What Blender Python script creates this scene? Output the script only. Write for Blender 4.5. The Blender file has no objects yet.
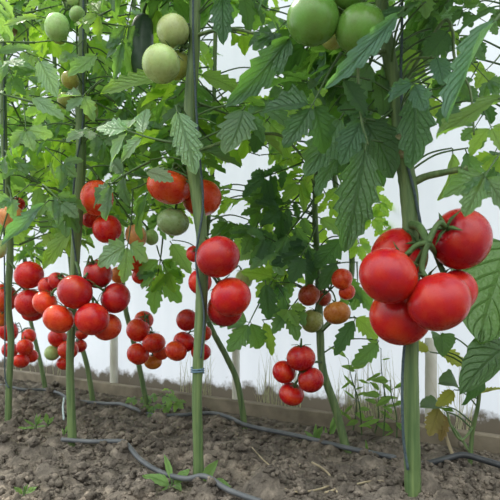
import bpy, bmesh, math, random
import numpy as np
from mathutils import Vector, Matrix, Quaternion
R = random.Random(7)
sc = bpy.context.scene
C = sc.collection
F, HZ, CAMH = 600.0, 305.0, 0.27          # focal length (px), horizon row, camera height

def P(u, v, d): return Vector(((u-250)/F*d, d, CAMH + (HZ-v)/F*d))
def proj(p): return (250 + p.x/p.y*F, HZ - (p.z-CAMH)/p.y*F)
def gd(v): return CAMH*F/(v-HZ)            # depth of a ground point seen at row v

# ------------------------------------------------------------------ materials
def mat(name):
    m = bpy.data.materials.new(name); m.use_nodes = True
    nt = m.node_tree; nt.nodes.clear()
    out = nt.nodes.new('ShaderNodeOutputMaterial')
    return m, nt, out
def N(nt, t, **kw):
    n = nt.nodes.new('ShaderNode'+t)
    for k, v in kw.items():
        if k in n.inputs: n.inputs[k].default_value = v
        else: setattr(n, k, v)
    return n
def ramp(nt, fac, stops):
    r = nt.nodes.new('ShaderNodeValToRGB')
    e = r.color_ramp.elements
    while len(e) < len(stops): e.new(0.5)
    for i, (p, c) in enumerate(stops): e[i].position = p; e[i].color = (*c, 1)
    nt.links.new(fac, r.inputs[0]); return r.outputs[0]
def mixc(nt, fac, a, b, mode='MIX'):
    m = nt.nodes.new('ShaderNodeMix'); m.data_type = 'RGBA'; m.blend_type = mode
    for s, val in ((m.inputs[0], fac), (m.inputs[6], a), (m.inputs[7], b)):
        if hasattr(val, 'links'): nt.links.new(val, s)
        else: s.default_value = val if not isinstance(val, tuple) else (*val, 1)
    return m.outputs[2]
def simple(name, c1, c2, scale=40, rough=.6, bump=.0, bscale=None, coord='Object', spec=.4, zs=None):
    m, nt, out = mat(name)
    tc = N(nt, 'TexCoord'); no = N(nt, 'TexNoise', Scale=scale, Detail=4.0)
    vec = tc.outputs[coord]
    if zs:
        mp = N(nt, 'Mapping'); mp.inputs['Scale'].default_value = zs; nt.links.new(vec, mp.inputs[0]); vec = mp.outputs[0]
    nt.links.new(vec, no.inputs['Vector'])
    col = ramp(nt, no.outputs['Fac'], [(.3, c1), (.7, c2)])
    b = N(nt, 'BsdfPrincipled', Roughness=rough); b.inputs['Specular IOR Level'].default_value = spec
    nt.links.new(col, b.inputs['Base Color'])
    if bump:
        n2 = N(nt, 'TexNoise', Scale=bscale or scale*3, Detail=5.0); nt.links.new(vec, n2.inputs['Vector'])
        bp = N(nt, 'Bump', Strength=bump, Distance=.003); nt.links.new(n2.outputs['Fac'], bp.inputs['Height'])
        nt.links.new(bp.outputs[0], b.inputs['Normal'])
    nt.links.new(b.outputs[0], out.inputs[0])
    return m

def leaf_material(name, top, under, trans, tfac=.42, vein=True):
    m, nt, out = mat(name)
    oi = N(nt, 'ObjectInfo'); tc = N(nt, 'TexCoord'); geo = N(nt, 'NewGeometry')
    sep = N(nt, 'SeparateXYZ'); nt.links.new(tc.outputs['UV'], sep.inputs[0])
    ab = N(nt, 'Math', operation='ABSOLUTE'); nt.links.new(sep.outputs['Y'], ab.inputs[0])
    # side veins: slanted saw along the midrib
    a1 = N(nt, 'Math', operation='MULTIPLY_ADD'); a1.inputs[1].default_value = -.9
    nt.links.new(ab.outputs[0], a1.inputs[0]); nt.links.new(sep.outputs['X'], a1.inputs[2])
    a2 = N(nt, 'Math', operation='MULTIPLY'); a2.inputs[1].default_value = 7.0; nt.links.new(a1.outputs[0], a2.inputs[0])
    a3 = N(nt, 'Math', operation='PINGPONG'); a3.inputs[1].default_value = .5; nt.links.new(a2.outputs[0], a3.inputs[0])
    mr = N(nt, 'MapRange'); mr.inputs[1].default_value = 0; mr.inputs[2].default_value = .12; mr.inputs[3].default_value = 1; mr.inputs[4].default_value = 0
    nt.links.new(a3.outputs[0], mr.inputs[0])
    mm = N(nt, 'MapRange'); mm.inputs[1].default_value = 0; mm.inputs[2].default_value = .05; mm.inputs[3].default_value = 1; mm.inputs[4].default_value = 0
    nt.links.new(ab.outputs[0], mm.inputs[0])
    mx = N(nt, 'Math', operation='MAXIMUM'); nt.links.new(mr.outputs[0], mx.inputs[0]); nt.links.new(mm.outputs[0], mx.inputs[1])
    no = N(nt, 'TexNoise', Scale=6.0, Detail=3.0); nt.links.new(tc.outputs['Object'], no.inputs['Vector'])
    c = mixc(nt, no.outputs['Fac'], tuple(x*.75 for x in top), tuple(min(1, x*1.3) for x in top))
    vf = N(nt, 'Math', operation='MULTIPLY'); vf.inputs[1].default_value = .4; nt.links.new(mx.outputs[0], vf.inputs[0])
    c = mixc(nt, vf.outputs[0], c, tuple(min(1, x*1.9+.02) for x in top))
    c = mixc(nt, geo.outputs['Backfacing'], c, under)
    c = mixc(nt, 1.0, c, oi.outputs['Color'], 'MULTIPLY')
    hv = N(nt, 'HueSaturation'); nt.links.new(c, hv.inputs['Color'])
    rv = N(nt, 'MapRange'); rv.inputs[3].default_value = .65; rv.inputs[4].default_value = 1.3; nt.links.new(oi.outputs['Random'], rv.inputs[0])
    nt.links.new(rv.outputs[0], hv.inputs['Value'])
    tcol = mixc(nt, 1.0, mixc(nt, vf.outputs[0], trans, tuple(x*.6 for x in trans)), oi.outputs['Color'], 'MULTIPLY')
    pr = N(nt, 'BsdfPrincipled', Roughness=.42); pr.inputs['Specular IOR Level'].default_value = .5
    nt.links.new(hv.outputs[0], pr.inputs['Base Color'])
    tr = N(nt, 'BsdfTranslucent'); nt.links.new(tcol, tr.inputs['Color'])
    bp = N(nt, 'Bump', Strength=.9, Distance=.004)
    h = N(nt, 'Math', operation='MULTIPLY_ADD'); h.inputs[1].default_value = -1.0
    n3 = N(nt, 'TexNoise', Scale=28.0); nt.links.new(tc.outputs['Object'], n3.inputs['Vector'])
    nt.links.new(mx.outputs[0], h.inputs[0]); nt.links.new(n3.outputs['Fac'], h.inputs[2])
    nt.links.new(h.outputs[0], bp.inputs['Height']); nt.links.new(bp.outputs[0], pr.inputs['Normal'])
    ms = N(nt, 'MixShader', Fac=tfac); nt.links.new(pr.outputs[0], ms.inputs[1]); nt.links.new(tr.outputs[0], ms.inputs[2])
    nt.links.new(ms.outputs[0], out.inputs[0])
    return m

M = {}
M['leaf'] = leaf_material('tomato_leaf', (.058, .125, .055), (.11, .19, .09), (.36, .62, .06), .45)
M['cuke_leaf'] = leaf_material('cucumber_leaf', (.055, .135, .042), (.10, .18, .07), (.20, .40, .05), .35)
M['stem'] = simple('green_stem', (.055, .105, .035), (.15, .21, .075), 1, .5, .5, 3, zs=(170, 170, 9))
M['petiole'] = simple('leaf_stalk', (.04, .085, .025), (.08, .14, .045), 60, .6)
M['truss'] = simple('fruit_stalk', (.04, .085, .022), (.08, .14, .04), 90, .6, .3, 500)
M['scar'] = simple('corky_node', (.19, .17, .09), (.30, .26, .15), 120, .8, .6, 400)
M['calyx'] = simple('calyx', (.035, .08, .02), (.08, .14, .04), 8, .6)
M['twine'] = simple('dark_twine', (.03, .05, .06), (.07, .10, .11), 300, .8, .5)
M['paletwine'] = simple('pale_twine', (.30, .38, .40), (.45, .5, .5), 300, .8, .5)
M['hose'] = simple('drip_hose', (.06, .066, .074), (.12, .125, .13), 25, .5)
M['hosedark'] = simple('black_hose', (.025, .027, .03), (.06, .065, .07), 25, .45)
M['wood'] = simple('weathered_wood', (.13, .105, .078), (.27, .225, .165), 18, .85, .5, 90)
M['post'] = simple('pale_wood', (.55, .52, .46), (.72, .70, .64), 14, .85, .4, 120)
M['straw'] = simple('dry_straw', (.22, .18, .11), (.42, .35, .23), 30, .8)
M['drygrass'] = simple('dry_grass', (.36, .34, .20), (.52, .53, .34), 30, .8)
M['weed'] = leaf_material('weed_leaf', (.14, .30, .06), (.18, .32, .10), (.35, .62, .08), .35)
M['withered'] = leaf_material('withered_leaf', (.30, .24, .08), (.36, .28, .12), (.55, .50, .10), .4)
M['yellow'] = leaf_material('yellowing_leaf', (.28, .32, .06), (.3, .34, .10), (.62, .68, .08), .45)

def tomato_material():
    m, nt, out = mat('tomato_skin')
    oi = N(nt, 'ObjectInfo'); tc = N(nt, 'TexCoord')
    no = N(nt, 'TexNoise', Scale=1.6, Detail=2.0); nt.links.new(tc.outputs['Object'], no.inputs['Vector'])
    hv = N(nt, 'HueSaturation'); nt.links.new(oi.outputs['Color'], hv.inputs['Color'])
    rv = N(nt, 'MapRange'); rv.inputs[1].default_value = .3; rv.inputs[2].default_value = .7; rv.inputs[3].default_value = .84; rv.inputs[4].default_value = 1.12
    nt.links.new(no.outputs['Fac'], rv.inputs[0]); nt.links.new(rv.outputs[0], hv.inputs['Value'])
    rh = N(nt, 'MapRange'); rh.inputs[1].default_value = .3; rh.inputs[2].default_value = .75; rh.inputs[3].default_value = .494; rh.inputs[4].default_value = .51
    nt.links.new(no.outputs['Fac'], rh.inputs[0]); nt.links.new(rh.outputs[0], hv.inputs['Hue'])
    vo = N(nt, 'TexVoronoi', Scale=7.0); nt.links.new(tc.outputs['Object'], vo.inputs['Vector'])
    sp = N(nt, 'MapRange'); sp.inputs[1].default_value = .02; sp.inputs[2].default_value = .06; sp.inputs[3].default_value = .22; sp.inputs[4].default_value = 0
    nt.links.new(vo.outputs['Distance'], sp.inputs[0])
    c = mixc(nt, sp.outputs[0], hv.outputs[0], (.75, .6, .5))
    b = N(nt, 'BsdfPrincipled', Roughness=.3)
    b.inputs['Specular IOR Level'].default_value = .38
    b.inputs['Subsurface Weight'].default_value = .12; b.inputs['Subsurface Radius'].default_value = (.6, .25, .1); b.inputs['Subsurface Scale'].default_value = .01
    nt.links.new(c, b.inputs['Base Color'])
    n2 = N(nt, 'TexNoise', Scale=5.0, Detail=3.0); nt.links.new(tc.outputs['Object'], n2.inputs['Vector'])
    rr = N(nt, 'MapRange'); rr.inputs[3].default_value = .2; rr.inputs[4].default_value = .36; nt.links.new(n2.outputs['Fac'], rr.inputs[0])
    nt.links.new(rr.outputs[0], b.inputs['Roughness'])
    nt.links.new(b.outputs[0], out.inputs[0])
    return m
M['tomato'] = tomato_material()

def soil_material():
    m, nt, out = mat('soil')
    tc = N(nt, 'TexCoord')
    n1 = N(nt, 'TexNoise', Scale=5.0, Detail=5.0); n2 = N(nt, 'TexNoise', Scale=160.0, Detail=6.0); n3 = N(nt, 'TexNoise', Scale=45.0, Detail=6.0)
    for n in (n1, n2, n3): nt.links.new(tc.outputs['Object'], n.inputs['Vector'])
    c = ramp(nt, n3.outputs['Fac'], [(.28, (.075, .066, .058)), (.5, (.14, .123, .106)), (.7, (.26, .225, .19))])
    c2 = mixc(nt, n1.outputs['Fac'], (.75, .76, .8), (1.25, 1.18, 1.05))
    c = mixc(nt, 1.0, c, c2, 'MULTIPLY')
    b = N(nt, 'BsdfPrincipled', Roughness=.95); b.inputs['Specular IOR Level'].default_value = .1
    nt.links.new(c, b.inputs['Base Color'])
    bp = N(nt, 'Bump', Strength=1.0, Distance=.007); nt.links.new(n2.outputs['Fac'], bp.inputs['Height'])
    nt.links.new(bp.outputs[0], b.inputs['Normal'])
    nt.links.new(b.outputs[0], out.inputs[0]); return m
M['soil'] = soil_material()

def film_material():
    m, nt, out = mat('plastic_film')
    tc = N(nt, 'TexCoord'); sep = N(nt, 'SeparateXYZ'); nt.links.new(tc.outputs['Object'], sep.inputs[0])
    n1 = N(nt, 'TexNoise', Scale=15.0, Detail=9.0, Roughness=.68); nt.links.new(tc.outputs['Object'], n1.inputs['Vector'])
    # splashed mud and algae along the bottom: height minus noise
    h = N(nt, 'Math', operation='MULTIPLY_ADD'); h.inputs[1].default_value = -.125
    nt.links.new(n1.outputs['Fac'], h.inputs[0]); nt.links.new(sep.outputs['Z'], h.inputs[2])
    mr = N(nt, 'MapRange'); mr.inputs[1].default_value = -.018; mr.inputs[2].default_value = .004; mr.inputs[3].default_value = .97; mr.inputs[4].default_value = 0
    nt.links.new(h.outputs[0], mr.inputs[0])
    mp = N(nt, 'Mapping'); mp.inputs['Scale'].default_value = (5, 5, 1.6); nt.links.new(tc.outputs['Object'], mp.inputs[0])
    n2 = N(nt, 'TexNoise', Scale=2.0, Detail=5.0); nt.links.new(mp.outputs[0], n2.inputs['Vector'])
    c = ramp(nt, n2.outputs['Fac'], [(.3, (.615, .64, .70)), (.7, (.695, .715, .775))])
    c = mixc(nt, mr.outputs[0], c, (.075, .06, .038))
    d = N(nt, 'BsdfDiffuse'); t = N(nt, 'BsdfTranslucent'); g = N(nt, 'BsdfGlossy', Roughness=.35)
    nt.links.new(c, d.inputs[0]); nt.links.new(c, t.inputs[0])
    ms = N(nt, 'MixShader', Fac=.62); nt.links.new(d.outputs[0], ms.inputs[1]); nt.links.new(t.outputs[0], ms.inputs[2])
    ms2 = N(nt, 'MixShader', Fac=.05); nt.links.new(ms.outputs[0], ms2.inputs[1]); nt.links.new(g.outputs[0], ms2.inputs[2])
    nt.links.new(ms2.outputs[0], out.inputs[0]); return m
M['film'] = film_material()

# ------------------------------------------------------------------ helpers
def tag(o, label=None, cat=None, group=None, kind=None):
    for k, v in (('label', label), ('category', cat), ('group', group), ('kind', kind)):
        if v: o[k] = v
    return o
def link(name, me, parent=None, base=None, mtx=None):
    o = bpy.data.objects.new(name, me); C.objects.link(o)
    if parent:
        o.parent = parent
        o.matrix_basis = Matrix.Translation(-parent.location) @ (mtx or Matrix())
    elif mtx: o.matrix_basis = mtx
    return o
def mesh(name, bm, mats, smooth=True):
    me = bpy.data.meshes.new(name); bm.normal_update(); bm.to_mesh(me); bm.free()
    for m in (mats if isinstance(mats, (list, tuple)) else [mats]): me.materials.append(m)
    if smooth: me.polygons.foreach_set('use_smooth', [True]*len(me.polygons))
    return me
def empty(name, loc):
    o = bpy.data.objects.new(name, None); C.objects.link(o); o.location = loc; o.empty_display_size = .05; return o
def smooth_path(pts, n):
    """Catmull-Rom through pts (Vectors); returns points and the float index of each"""
    out = []; k = len(pts)
    for i in range(k-1):
        p0 = pts[max(i-1, 0)]; p1 = pts[i]; p2 = pts[i+1]; p3 = pts[min(i+2, k-1)]
        for j in range(n):
            t = j/n
            out.append((.5*((2*p1)+(p2-p0)*t+(2*p0-5*p1+4*p2-p3)*t*t+(3*p1-p0-3*p2+p3)*t**3), i+t))
    out.append((pts[-1].copy(), k-1.0)); return out
def tube(bm, pts, radii, n=6, sides=8, mi=0, knob=0.0, rnd=R):
    sp = smooth_path(pts, n); rings = []
    up = Vector((.3, .9, .2)); prev = None
    for i, (p, f) in enumerate(sp):
        a = sp[max(i-1, 0)][0]; b = sp[min(i+1, len(sp)-1)][0]
        t = (b-a).normalized() if (b-a).length > 1e-9 else Vector((0, 0, 1))
        if prev is None: x = t.orthogonal().normalized()
        else:
            x = prev - t*prev.dot(t); x.normalize()
        prev = x; y = t.cross(x)
        k = int(f); r = radii[k] if k >= len(radii)-1 else radii[k]*(1-(f-k))+radii[k+1]*(f-k)
        if knob: r *= 1+knob*(rnd.random()-.5)
        rings.append([bm.verts.new(p+(x*math.cos(2*math.pi*j/sides)+y*math.sin(2*math.pi*j/sides))*r) for j in range(sides)])
    for A, B in zip(rings, rings[1:]):
        for j in range(sides):
            f = bm.faces.new((A[j], A[(j+1) % sides], B[(j+1) % sides], B[j])); f.material_index = mi; f.smooth = True
    for ring in (list(reversed(rings[0])), rings[-1]):
        f = bm.faces.new(ring); f.material_index = mi
def quads_strip(bm, rows, mi, uvl, uvs):
    vs = [[bm.verts.new(p) for p in r] for r in rows]
    for i in range(len(vs)-1):
        for j in range(len(vs[i])-1):
            try: f = bm.faces.new((vs[i][j], vs[i+1][j], vs[i+1][j+1], vs[i][j+1]))
            except ValueError: continue
            f.material_index = mi; f.smooth = True
            for l, (a, b) in zip(f.loops, ((i, j), (i+1, j), (i+1, j+1), (i, j+1))): l[uvl].uv = uvs[a][b]

def leaflet(bm, uvl, rnd, length, width, mtx, teeth=5, depth=.42, droop=.25, fold=.25, nseg=30, kind='tomato', mi=0):
    """one toothed leaflet along +x from the origin, transformed by mtx"""
    rows, uvs = [], []
    ph = [rnd.uniform(-.12, .12) for _ in range(2)]; bend = rnd.uniform(-.12, .12); tw = rnd.uniform(-.35, .35)
    rip = rnd.uniform(.02, .05); rp = rnd.uniform(0, 6)
    for i in range(nseg+1):
        t = i/nseg
        if kind == 'round': env = math.sin(math.pi*min(1, t**.62))**.55 * (1-.12*t)
        elif kind == 'lance': env = math.sin(math.pi*t**.85)**.9
        else: env = (t**.55)*((1-t)**.75)*1.72
        row, uv = [], []
        for s, side in ((1, 0), (0, 0), (-1, 1)) if False else ((1, 0), (.55, 0), (0, 0), (-.55, 1), (-1, 1)):
            a = (t*teeth+ph[side]) % 1.0
            saw = a if a < .72 else (1-a)/.28*.72
            w = width*env*(1-depth*(1-saw/.72)*(1 if abs(s) > .9 else .2))
            fwd = abs(s)*length*.16*env*(.3+saw) if kind == 'tomato' else 0
            x = t*length+fwd*(1-t); y = s*w
            z = -droop*length*(t**1.8) + abs(y)*fold + rip*length*math.sin(t*9+rp+s*2.2)*abs(s)
            y += bend*length*t*t
            ca, sa = math.cos(tw*t), math.sin(tw*t)
            row.append(mtx @ Vector((x, y*ca-z*sa*.3, z*ca+y*sa))); uv.append((t, s*.5))
        rows.append(row); uvs.append(uv)
    quads_strip(bm, rows, mi, uvl, uvs)

def leaf_mesh(seed, pairs, kind='tomato', mat_name='leaf', wide=1.0):
    """compound leaf from the origin to about (1,0,0), blade normal +z"""
    rnd = random.Random(seed); bm = bmesh.new(); uvl = bm.loops.layers.uv.new('UVMap')
    sag = rnd.uniform(.0, .05)
    def ra(t): return Vector((t, .05*math.sin(t*3+seed), sag*math.sin(math.pi*t)))
    hi = 0 if pairs else 0
    if pairs == 0:
        st = .1
        tube(bm, [ra(0), ra(st/2), ra(st+.03)], [.014, .012, .010], 2, 5, 1)
        leaflet(bm, uvl, rnd, 1-st, .30*wide, Matrix.Translation(ra(st)), rnd.choice((4, 5, 5, 6)), .34 if kind == 'tomato' else .1, rnd.uniform(.05, .3), rnd.uniform(.15, .5), kind=kind)
    else:
        end = .60
        tube(bm, [ra(0), ra(.2), ra(.4), ra(end+.02)], [.016, .013, .010, .006], 3, 5, 1)
        leaflet(bm, uvl, rnd, 1-end, .185*wide, Matrix.Translation(ra(end)), 5, .36, rnd.uniform(.05, .35), rnd.uniform(.1, .35))
        for k in range(pairs):
            t = end-.03-(k*(.40/max(pairs, 2)))
            for s in (-1, 1):
                tt = t+rnd.uniform(-.02, .02)
                L = (.40 if k == 0 else .36 if k == 1 else .26)*rnd.uniform(.8, 1.12)
                ang = s*math.radians(rnd.uniform(42, 68))
                m = Matrix.Translation(ra(tt)) @ Matrix.Rotation(ang, 4, 'Z') @ Matrix.Rotation(rnd.uniform(-.1, .5), 4, 'Y') @ Matrix.Rotation(s*rnd.uniform(-.3, .4), 4, 'X')
                q = .035
                tube(bm, [m @ Vector((0, 0, 0)), m @ Vector((q/2, 0, 0)), m @ Vector((q+.02, 0, 0))], [.006, .005, .004], 1, 4, 1)
                leaflet(bm, uvl, rnd, L, L*.45*wide, m @ Matrix.Translation((q, 0, 0)), 4, .36, rnd.uniform(.05, .55), rnd.uniform(.15, .6), nseg=22)
            if k < pairs-1 and rnd.random() < .7:            # small leaflets in between
                for s in (-1, 1):
                    m = Matrix.Translation(ra(t-.06)) @ Matrix.Rotation(s*1.1, 4, 'Z') @ Matrix.Rotation(.3, 4, 'Y')
                    leaflet(bm, uvl, rnd, .1, .035, m, 3, .3, .2, .2, nseg=9)
    return mesh('leaf', bm, [M[mat_name], M['petiole']])
LM = {0: [leaf_mesh(10+i, 0) for i in range(6)], 1: [leaf_mesh(30+i, 1, wide=1.15) for i in range(5)],
      2: [leaf_mesh(50+i, 2) for i in range(6)], 3: [leaf_mesh(70+i, 3, wide=.95) for i in range(6)]}
LM['c'] = [leaf_mesh(90+i, 0, 'round', 'cuke_leaf', 1.55) for i in range(3)]
LM['y'] = [leaf_mesh(100+i, 0, 'tomato', 'yellow', 1.3) for i in range(3)]
LM['x'] = [leaf_mesh(110+i, 0, 'tomato', 'withered', 1.2) for i in range(3)]
LM['w'] = [leaf_mesh(120+i, 0, 'lance', 'weed', .7) for i in range(4)]
LM['b'] = [leaf_mesh(140+i, 0, 'lance', 'weed', .35) for i in range(4)]
KINDN = {}

def place_leaf(plant, a, b, kind, hint=None, var=None, tint=(1, 1, 1), name='leaf', scale_y=1.0):
    x = (b-a); L = x.length; x = x.normalized()
    h = Vector(hint) if hint is not None else Vector((R.uniform(-.35, .35), -.75, .65))
    z = h - x*h.dot(x)
    if z.length < 1e-3: z = x.orthogonal()
    z.normalize(); y = z.cross(x)
    m = Matrix((x, y, z)).transposed().to_4x4()
    ms = LM[kind]
    if var is None: KINDN[kind] = KINDN.get(kind, -1)+1; var = KINDN[kind]
    o = link(name, ms[var % len(ms)], plant, mtx=Matrix.Translation(a) @ m @ Matrix.Diagonal((L, L*scale_y, L, 1)))
    o.color = (*tint, 1)
    return o

# ------------------------------------------------------------------ setting: ground, film wall, board, posts
WA, WB = Vector((-.963, 2.31)), Vector((.465, 1.117))       # two points of the wall's foot
WD = (WB-WA).normalized(); WN = Vector((WD.y, -WD.x))
if WN.y > 0: WN = -WN                                        # towards the camera
def wall_at(u, off=0.0):
    """point of the wall's foot line seen in column u"""
    k = (u-250)/F; t = (k*WA.y-WA.x)/(WD.x-k*WD.y); p = WA+WD*t+WN*off
    return Vector((p.x, p.y, 0))

SX0, SX1, SY0, SY1, ST = -2.3, 1.5, .25, 3.4, .0048
nx, ny = int((SX1-SX0)/ST), int((SY1-SY0)/ST)
rng = np.random.default_rng(5)
Hh = np.zeros((ny, nx))
gx = SX0+np.arange(nx)*ST; gy = SY0+np.arange(ny)*ST
GX, GY = np.meshgrid(gx, gy)
def value_noise(cell, seed):
    r = np.random.default_rng(seed); gw = int((SX1-SX0)/cell)+3; gh = int((SY1-SY0)/cell)+3
    g = r.random((gh, gw)); fx = (GX-SX0)/cell; fy = (GY-SY0)/cell
    ix = fx.astype(int); iy = fy.astype(int); tx = fx-ix; ty = fy-iy
    tx = tx*tx*(3-2*tx); ty = ty*ty*(3-2*ty)
    return (g[iy, ix]*(1-tx)+g[iy, ix+1]*tx)*(1-ty)+(g[iy+1, ix]*(1-tx)+g[iy+1, ix+1]*tx)*ty-.5
Hh += value_noise(.22, 1)*.022+value_noise(.09, 2)*.014+value_noise(.035, 3)*.008+value_noise(.012, 4)*.004
# a low earthed-up ridge along the front row
rd = (GX*.55+(GY-.92)*.84)
Hh += .016*np.exp(-(rd/.10)**2) - .006
wallcut = None
for _ in range(15000):
    r = float(rng.choice([.006, .008, .011, .015, .021], p=[.34, .28, .2, .12, .06]))*rng.uniform(.8, 1.25)
    cx, cy = rng.uniform(SX0, SX1), rng.uniform(SY0, SY1)
    i0, i1 = max(0, int((cx-r-SX0)/ST)), min(nx, int((cx+r-SX0)/ST)+2); j0, j1 = max(0, int((cy-r-SY0)/ST)), min(ny, int((cy+r-SY0)/ST)+2)
    if i0 >= i1 or j0 >= j1: continue
    an = rng.uniform(0, 3.1); dx = GX[j0:j1, i0:i1]-cx; dy = GY[j0:j1, i0:i1]-cy
    ex = (dx*math.cos(an)+dy*math.sin(an))/r; ey = (-dx*math.sin(an)+dy*math.cos(an))/(r*rng.uniform(.6, 1))
    q = 1-ex*ex-ey*ey
    hgt = np.where(q > 0, np.sqrt(np.clip(q, 0, 1))*r*.95, 0)
    Hh[j0:j1, i0:i1] = np.maximum(Hh[j0:j1, i0:i1], Hh[min(ny-1, int((cy-SY0)/ST)), min(nx-1, int((cx-SX0)/ST))]*.6+Hh[j0:j1, i0:i1]*.4+hgt*.8)
# level out before the base board
wd = (GX-WA.x)*WN.x+(GY-WA.y)*WN.y
Hh *= np.clip((wd-.01)/.12, .25, 1)
def ground_z(x, y):
    i = min(nx-1, max(0, int((x-SX0)/ST))); j = min(ny-1, max(0, int((y-SY0)/ST))); return float(Hh[j, i])
keep = wd > -.12
verts = np.stack([GX, GY, Hh], -1).reshape(-1, 3)
idx = np.arange(nx*ny).reshape(ny, nx)
qm = (keep[:-1, :-1] & keep[1:, 1:])
faces = np.stack([idx[:-1, :-1], idx[:-1, 1:], idx[1:, 1:], idx[1:, :-1]], -1)[qm]
used = np.zeros(nx*ny, bool); used[faces.ravel()] = True
remap = np.cumsum(used)-1; verts = verts[used]; faces = remap[faces]
me = bpy.data.meshes.new('ground'); me.vertices.add(len(verts)); me.vertices.foreach_set('co', verts.ravel())
me.loops.add(faces.size); me.loops.foreach_set('vertex_index', faces.ravel().astype(np.int32))
me.polygons.add(len(faces)); me.polygons.foreach_set('loop_start', np.arange(0, faces.size, 4, dtype=np.int32))
me.update(calc_edges=True); me.validate(); me.polygons.foreach_set('use_smooth', [True]*len(me.polygons)); me.materials.append(M['soil'])
tag(link('ground', me), 'grey brown crumbly soil of the greenhouse bed', 'soil', kind='structure')

# loose clods and crumbs lying on the bed: countless, one object
def clods(n):
    tpl = []
    for k in range(10):
        bm = bmesh.new(); bmesh.ops.create_icosphere(bm, subdivisions=2, radius=1); rr = random.Random(k)
        ph = [Vector((rr.uniform(-1, 1), rr.uniform(-1, 1), rr.uniform(-1, 1))).normalized() for _ in range(9)]; am = [rr.uniform(.55, .95) for _ in ph]
        for v in bm.verts:
            d = v.co.normalized(); m = 1.0
            for p, a in zip(ph, am):
                dp = d.dot(p)
                if dp > .35: m = min(m, a/max(dp, .35)*.98)
            v.co = d*m*(1+rr.uniform(-.2, .2))
        bm.verts.ensure_lookup_table(); V = np.array([v.co[:] for v in bm.verts]); Fc = np.array([[v.index for v in f.verts] for f in bm.faces]); bm.free(); tpl.append((V, Fc))
    VV, FF, off = [], [], 0; g = np.random.default_rng(11); made = 0
    while made < n:
        y = .5+1.9*g.random()**1.5; x = g.uniform(-.5, .5)*y*1.15
        if (x-WA.x)*WN.x+(y-WA.y)*WN.y < .04: continue
        r = float(g.choice([.0025, .004, .006, .009, .014], p=[.42, .3, .16, .09, .03]))*g.uniform(.8, 1.3)
        V, Fc = tpl[g.integers(10)]; a, b = g.uniform(0, 6.28), g.uniform(0, 6.28)
        Ra = np.array([[math.cos(a), -math.sin(a), 0], [math.sin(a), math.cos(a), 0], [0, 0, 1]]) @ np.array([[1, 0, 0], [0, math.cos(b), -math.sin(b)], [0, math.sin(b), math.cos(b)]])
        base = np.array([x, y, ground_z(x, y)+r*g.uniform(-.1, .4)])
        parts = [(np.zeros(3), r)]
        if r > .005:                                   # bigger clods are crumbs stuck together
            for _ in range(int(g.integers(6, 11))):
                o = g.normal(size=3); o /= np.linalg.norm(o); o[2] = abs(o[2])*.8; parts.append((o*r*g.uniform(.65, .95), r*g.uniform(.22, .5)))
        for o, q in parts:
            V, Fc = tpl[g.integers(10)]; a, b = g.uniform(0, 6.28), g.uniform(0, 6.28)
            Ra = np.array([[math.cos(a), -math.sin(a), 0], [math.sin(a), math.cos(a), 0], [0, 0, 1]]) @ np.array([[1, 0, 0], [0, math.cos(b), -math.sin(b)], [0, math.sin(b), math.cos(b)]])
            VV.append((V*np.array([1, g.uniform(.7, 1), g.uniform(.6, .9)])) @ Ra.T*q+base+o); FF.append(Fc+off); off += len(V)
        made += 1
    V = np.concatenate(VV); Fc = np.concatenate(FF)
    me = bpy.data.meshes.new('soil_crumbs'); me.vertices.add(len(V)); me.vertices.foreach_set('co', V.ravel()); me.loops.add(Fc.size); me.loops.foreach_set('vertex_index', Fc.ravel().astype(np.int32))
    me.polygons.add(len(Fc)); me.polygons.foreach_set('loop_start', np.arange(0, Fc.size, 3, dtype=np.int32)); me.update(calc_edges=True); me.materials.append(M['soil'])
    tag(link('soil_crumbs', me), 'loose grey brown crumbs and clods scattered over the soil', 'soil', kind='stuff')
clods(9500)

bm = bmesh.new(); rows = []
prof = [(0, -.03)]+[(0, z) for z in np.linspace(0, 1.25, 26)]+[(.62*(1-math.cos(a)), 1.25+.62*math.sin(a)) for a in np.linspace(.12, 1.35, 10)]
for i in range(101):
    t = -1.6+i*.045; col = []
    for off, z in prof:
        w = .003*math.sin(t*4+z*3)+.0012*math.sin(t*13.7+z*9+math.sin(t*5))
        p = WA+WD*t+WN*(off+w-.03); col.append(bm.verts.new((p.x, p.y, z)))
    rows.append(col)
for A, B in zip(rows, rows[1:]):
    for j in range(len(prof)-1): bm.faces.new((A[j], B[j], B[j+1], A[j+1]))
tag(link('wall_back', mesh('wall_back', bm, M['film'])), 'milky plastic film wall of the greenhouse with mud stains at its foot', 'wall', kind='structure')

bm = bmesh.new()
def wbox(bm, t0, t1, o0, o1, z0, z1, seg=1, jit=0):
    pr = []
    for i in range(seg+1):
        t = t0+(t1-t0)*i/seg; ring = []
        for o, z in ((o0, z0), (o1, z0), (o1, z1), (o0, z1)):
            p = WA+WD*t+WN*(o+R.uniform(-jit, jit)); ring.append(bm.verts.new((p.x, p.y, z+R.uniform(-jit, jit))))
        pr.append(ring)
    for A, B in zip(pr, pr[1:]):
        for j in range(4): bm.faces.new((A[j], A[(j+1) % 4], B[(j+1) % 4], B[j]))
    bm.faces.new(list(reversed(pr[0]))); bm.faces.new(pr[-1])
wbox(bm, -1.5, 2.9, .0, .026, -.03, .030, 60, .0012)
bmesh.ops.recalc_face_normals(bm, faces=bm.faces)
bmesh.ops.bevel(bm, geom=[e for e in bm.edges if e.calc_face_angle(0) > 1.2], offset=.002, segments=1, affect='EDGES')
tag(link('baseboard_back', mesh('baseboard_back', bm, M['wood'], False)), 'weathered wooden board along the foot of the film wall', 'board', kind='structure')

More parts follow.
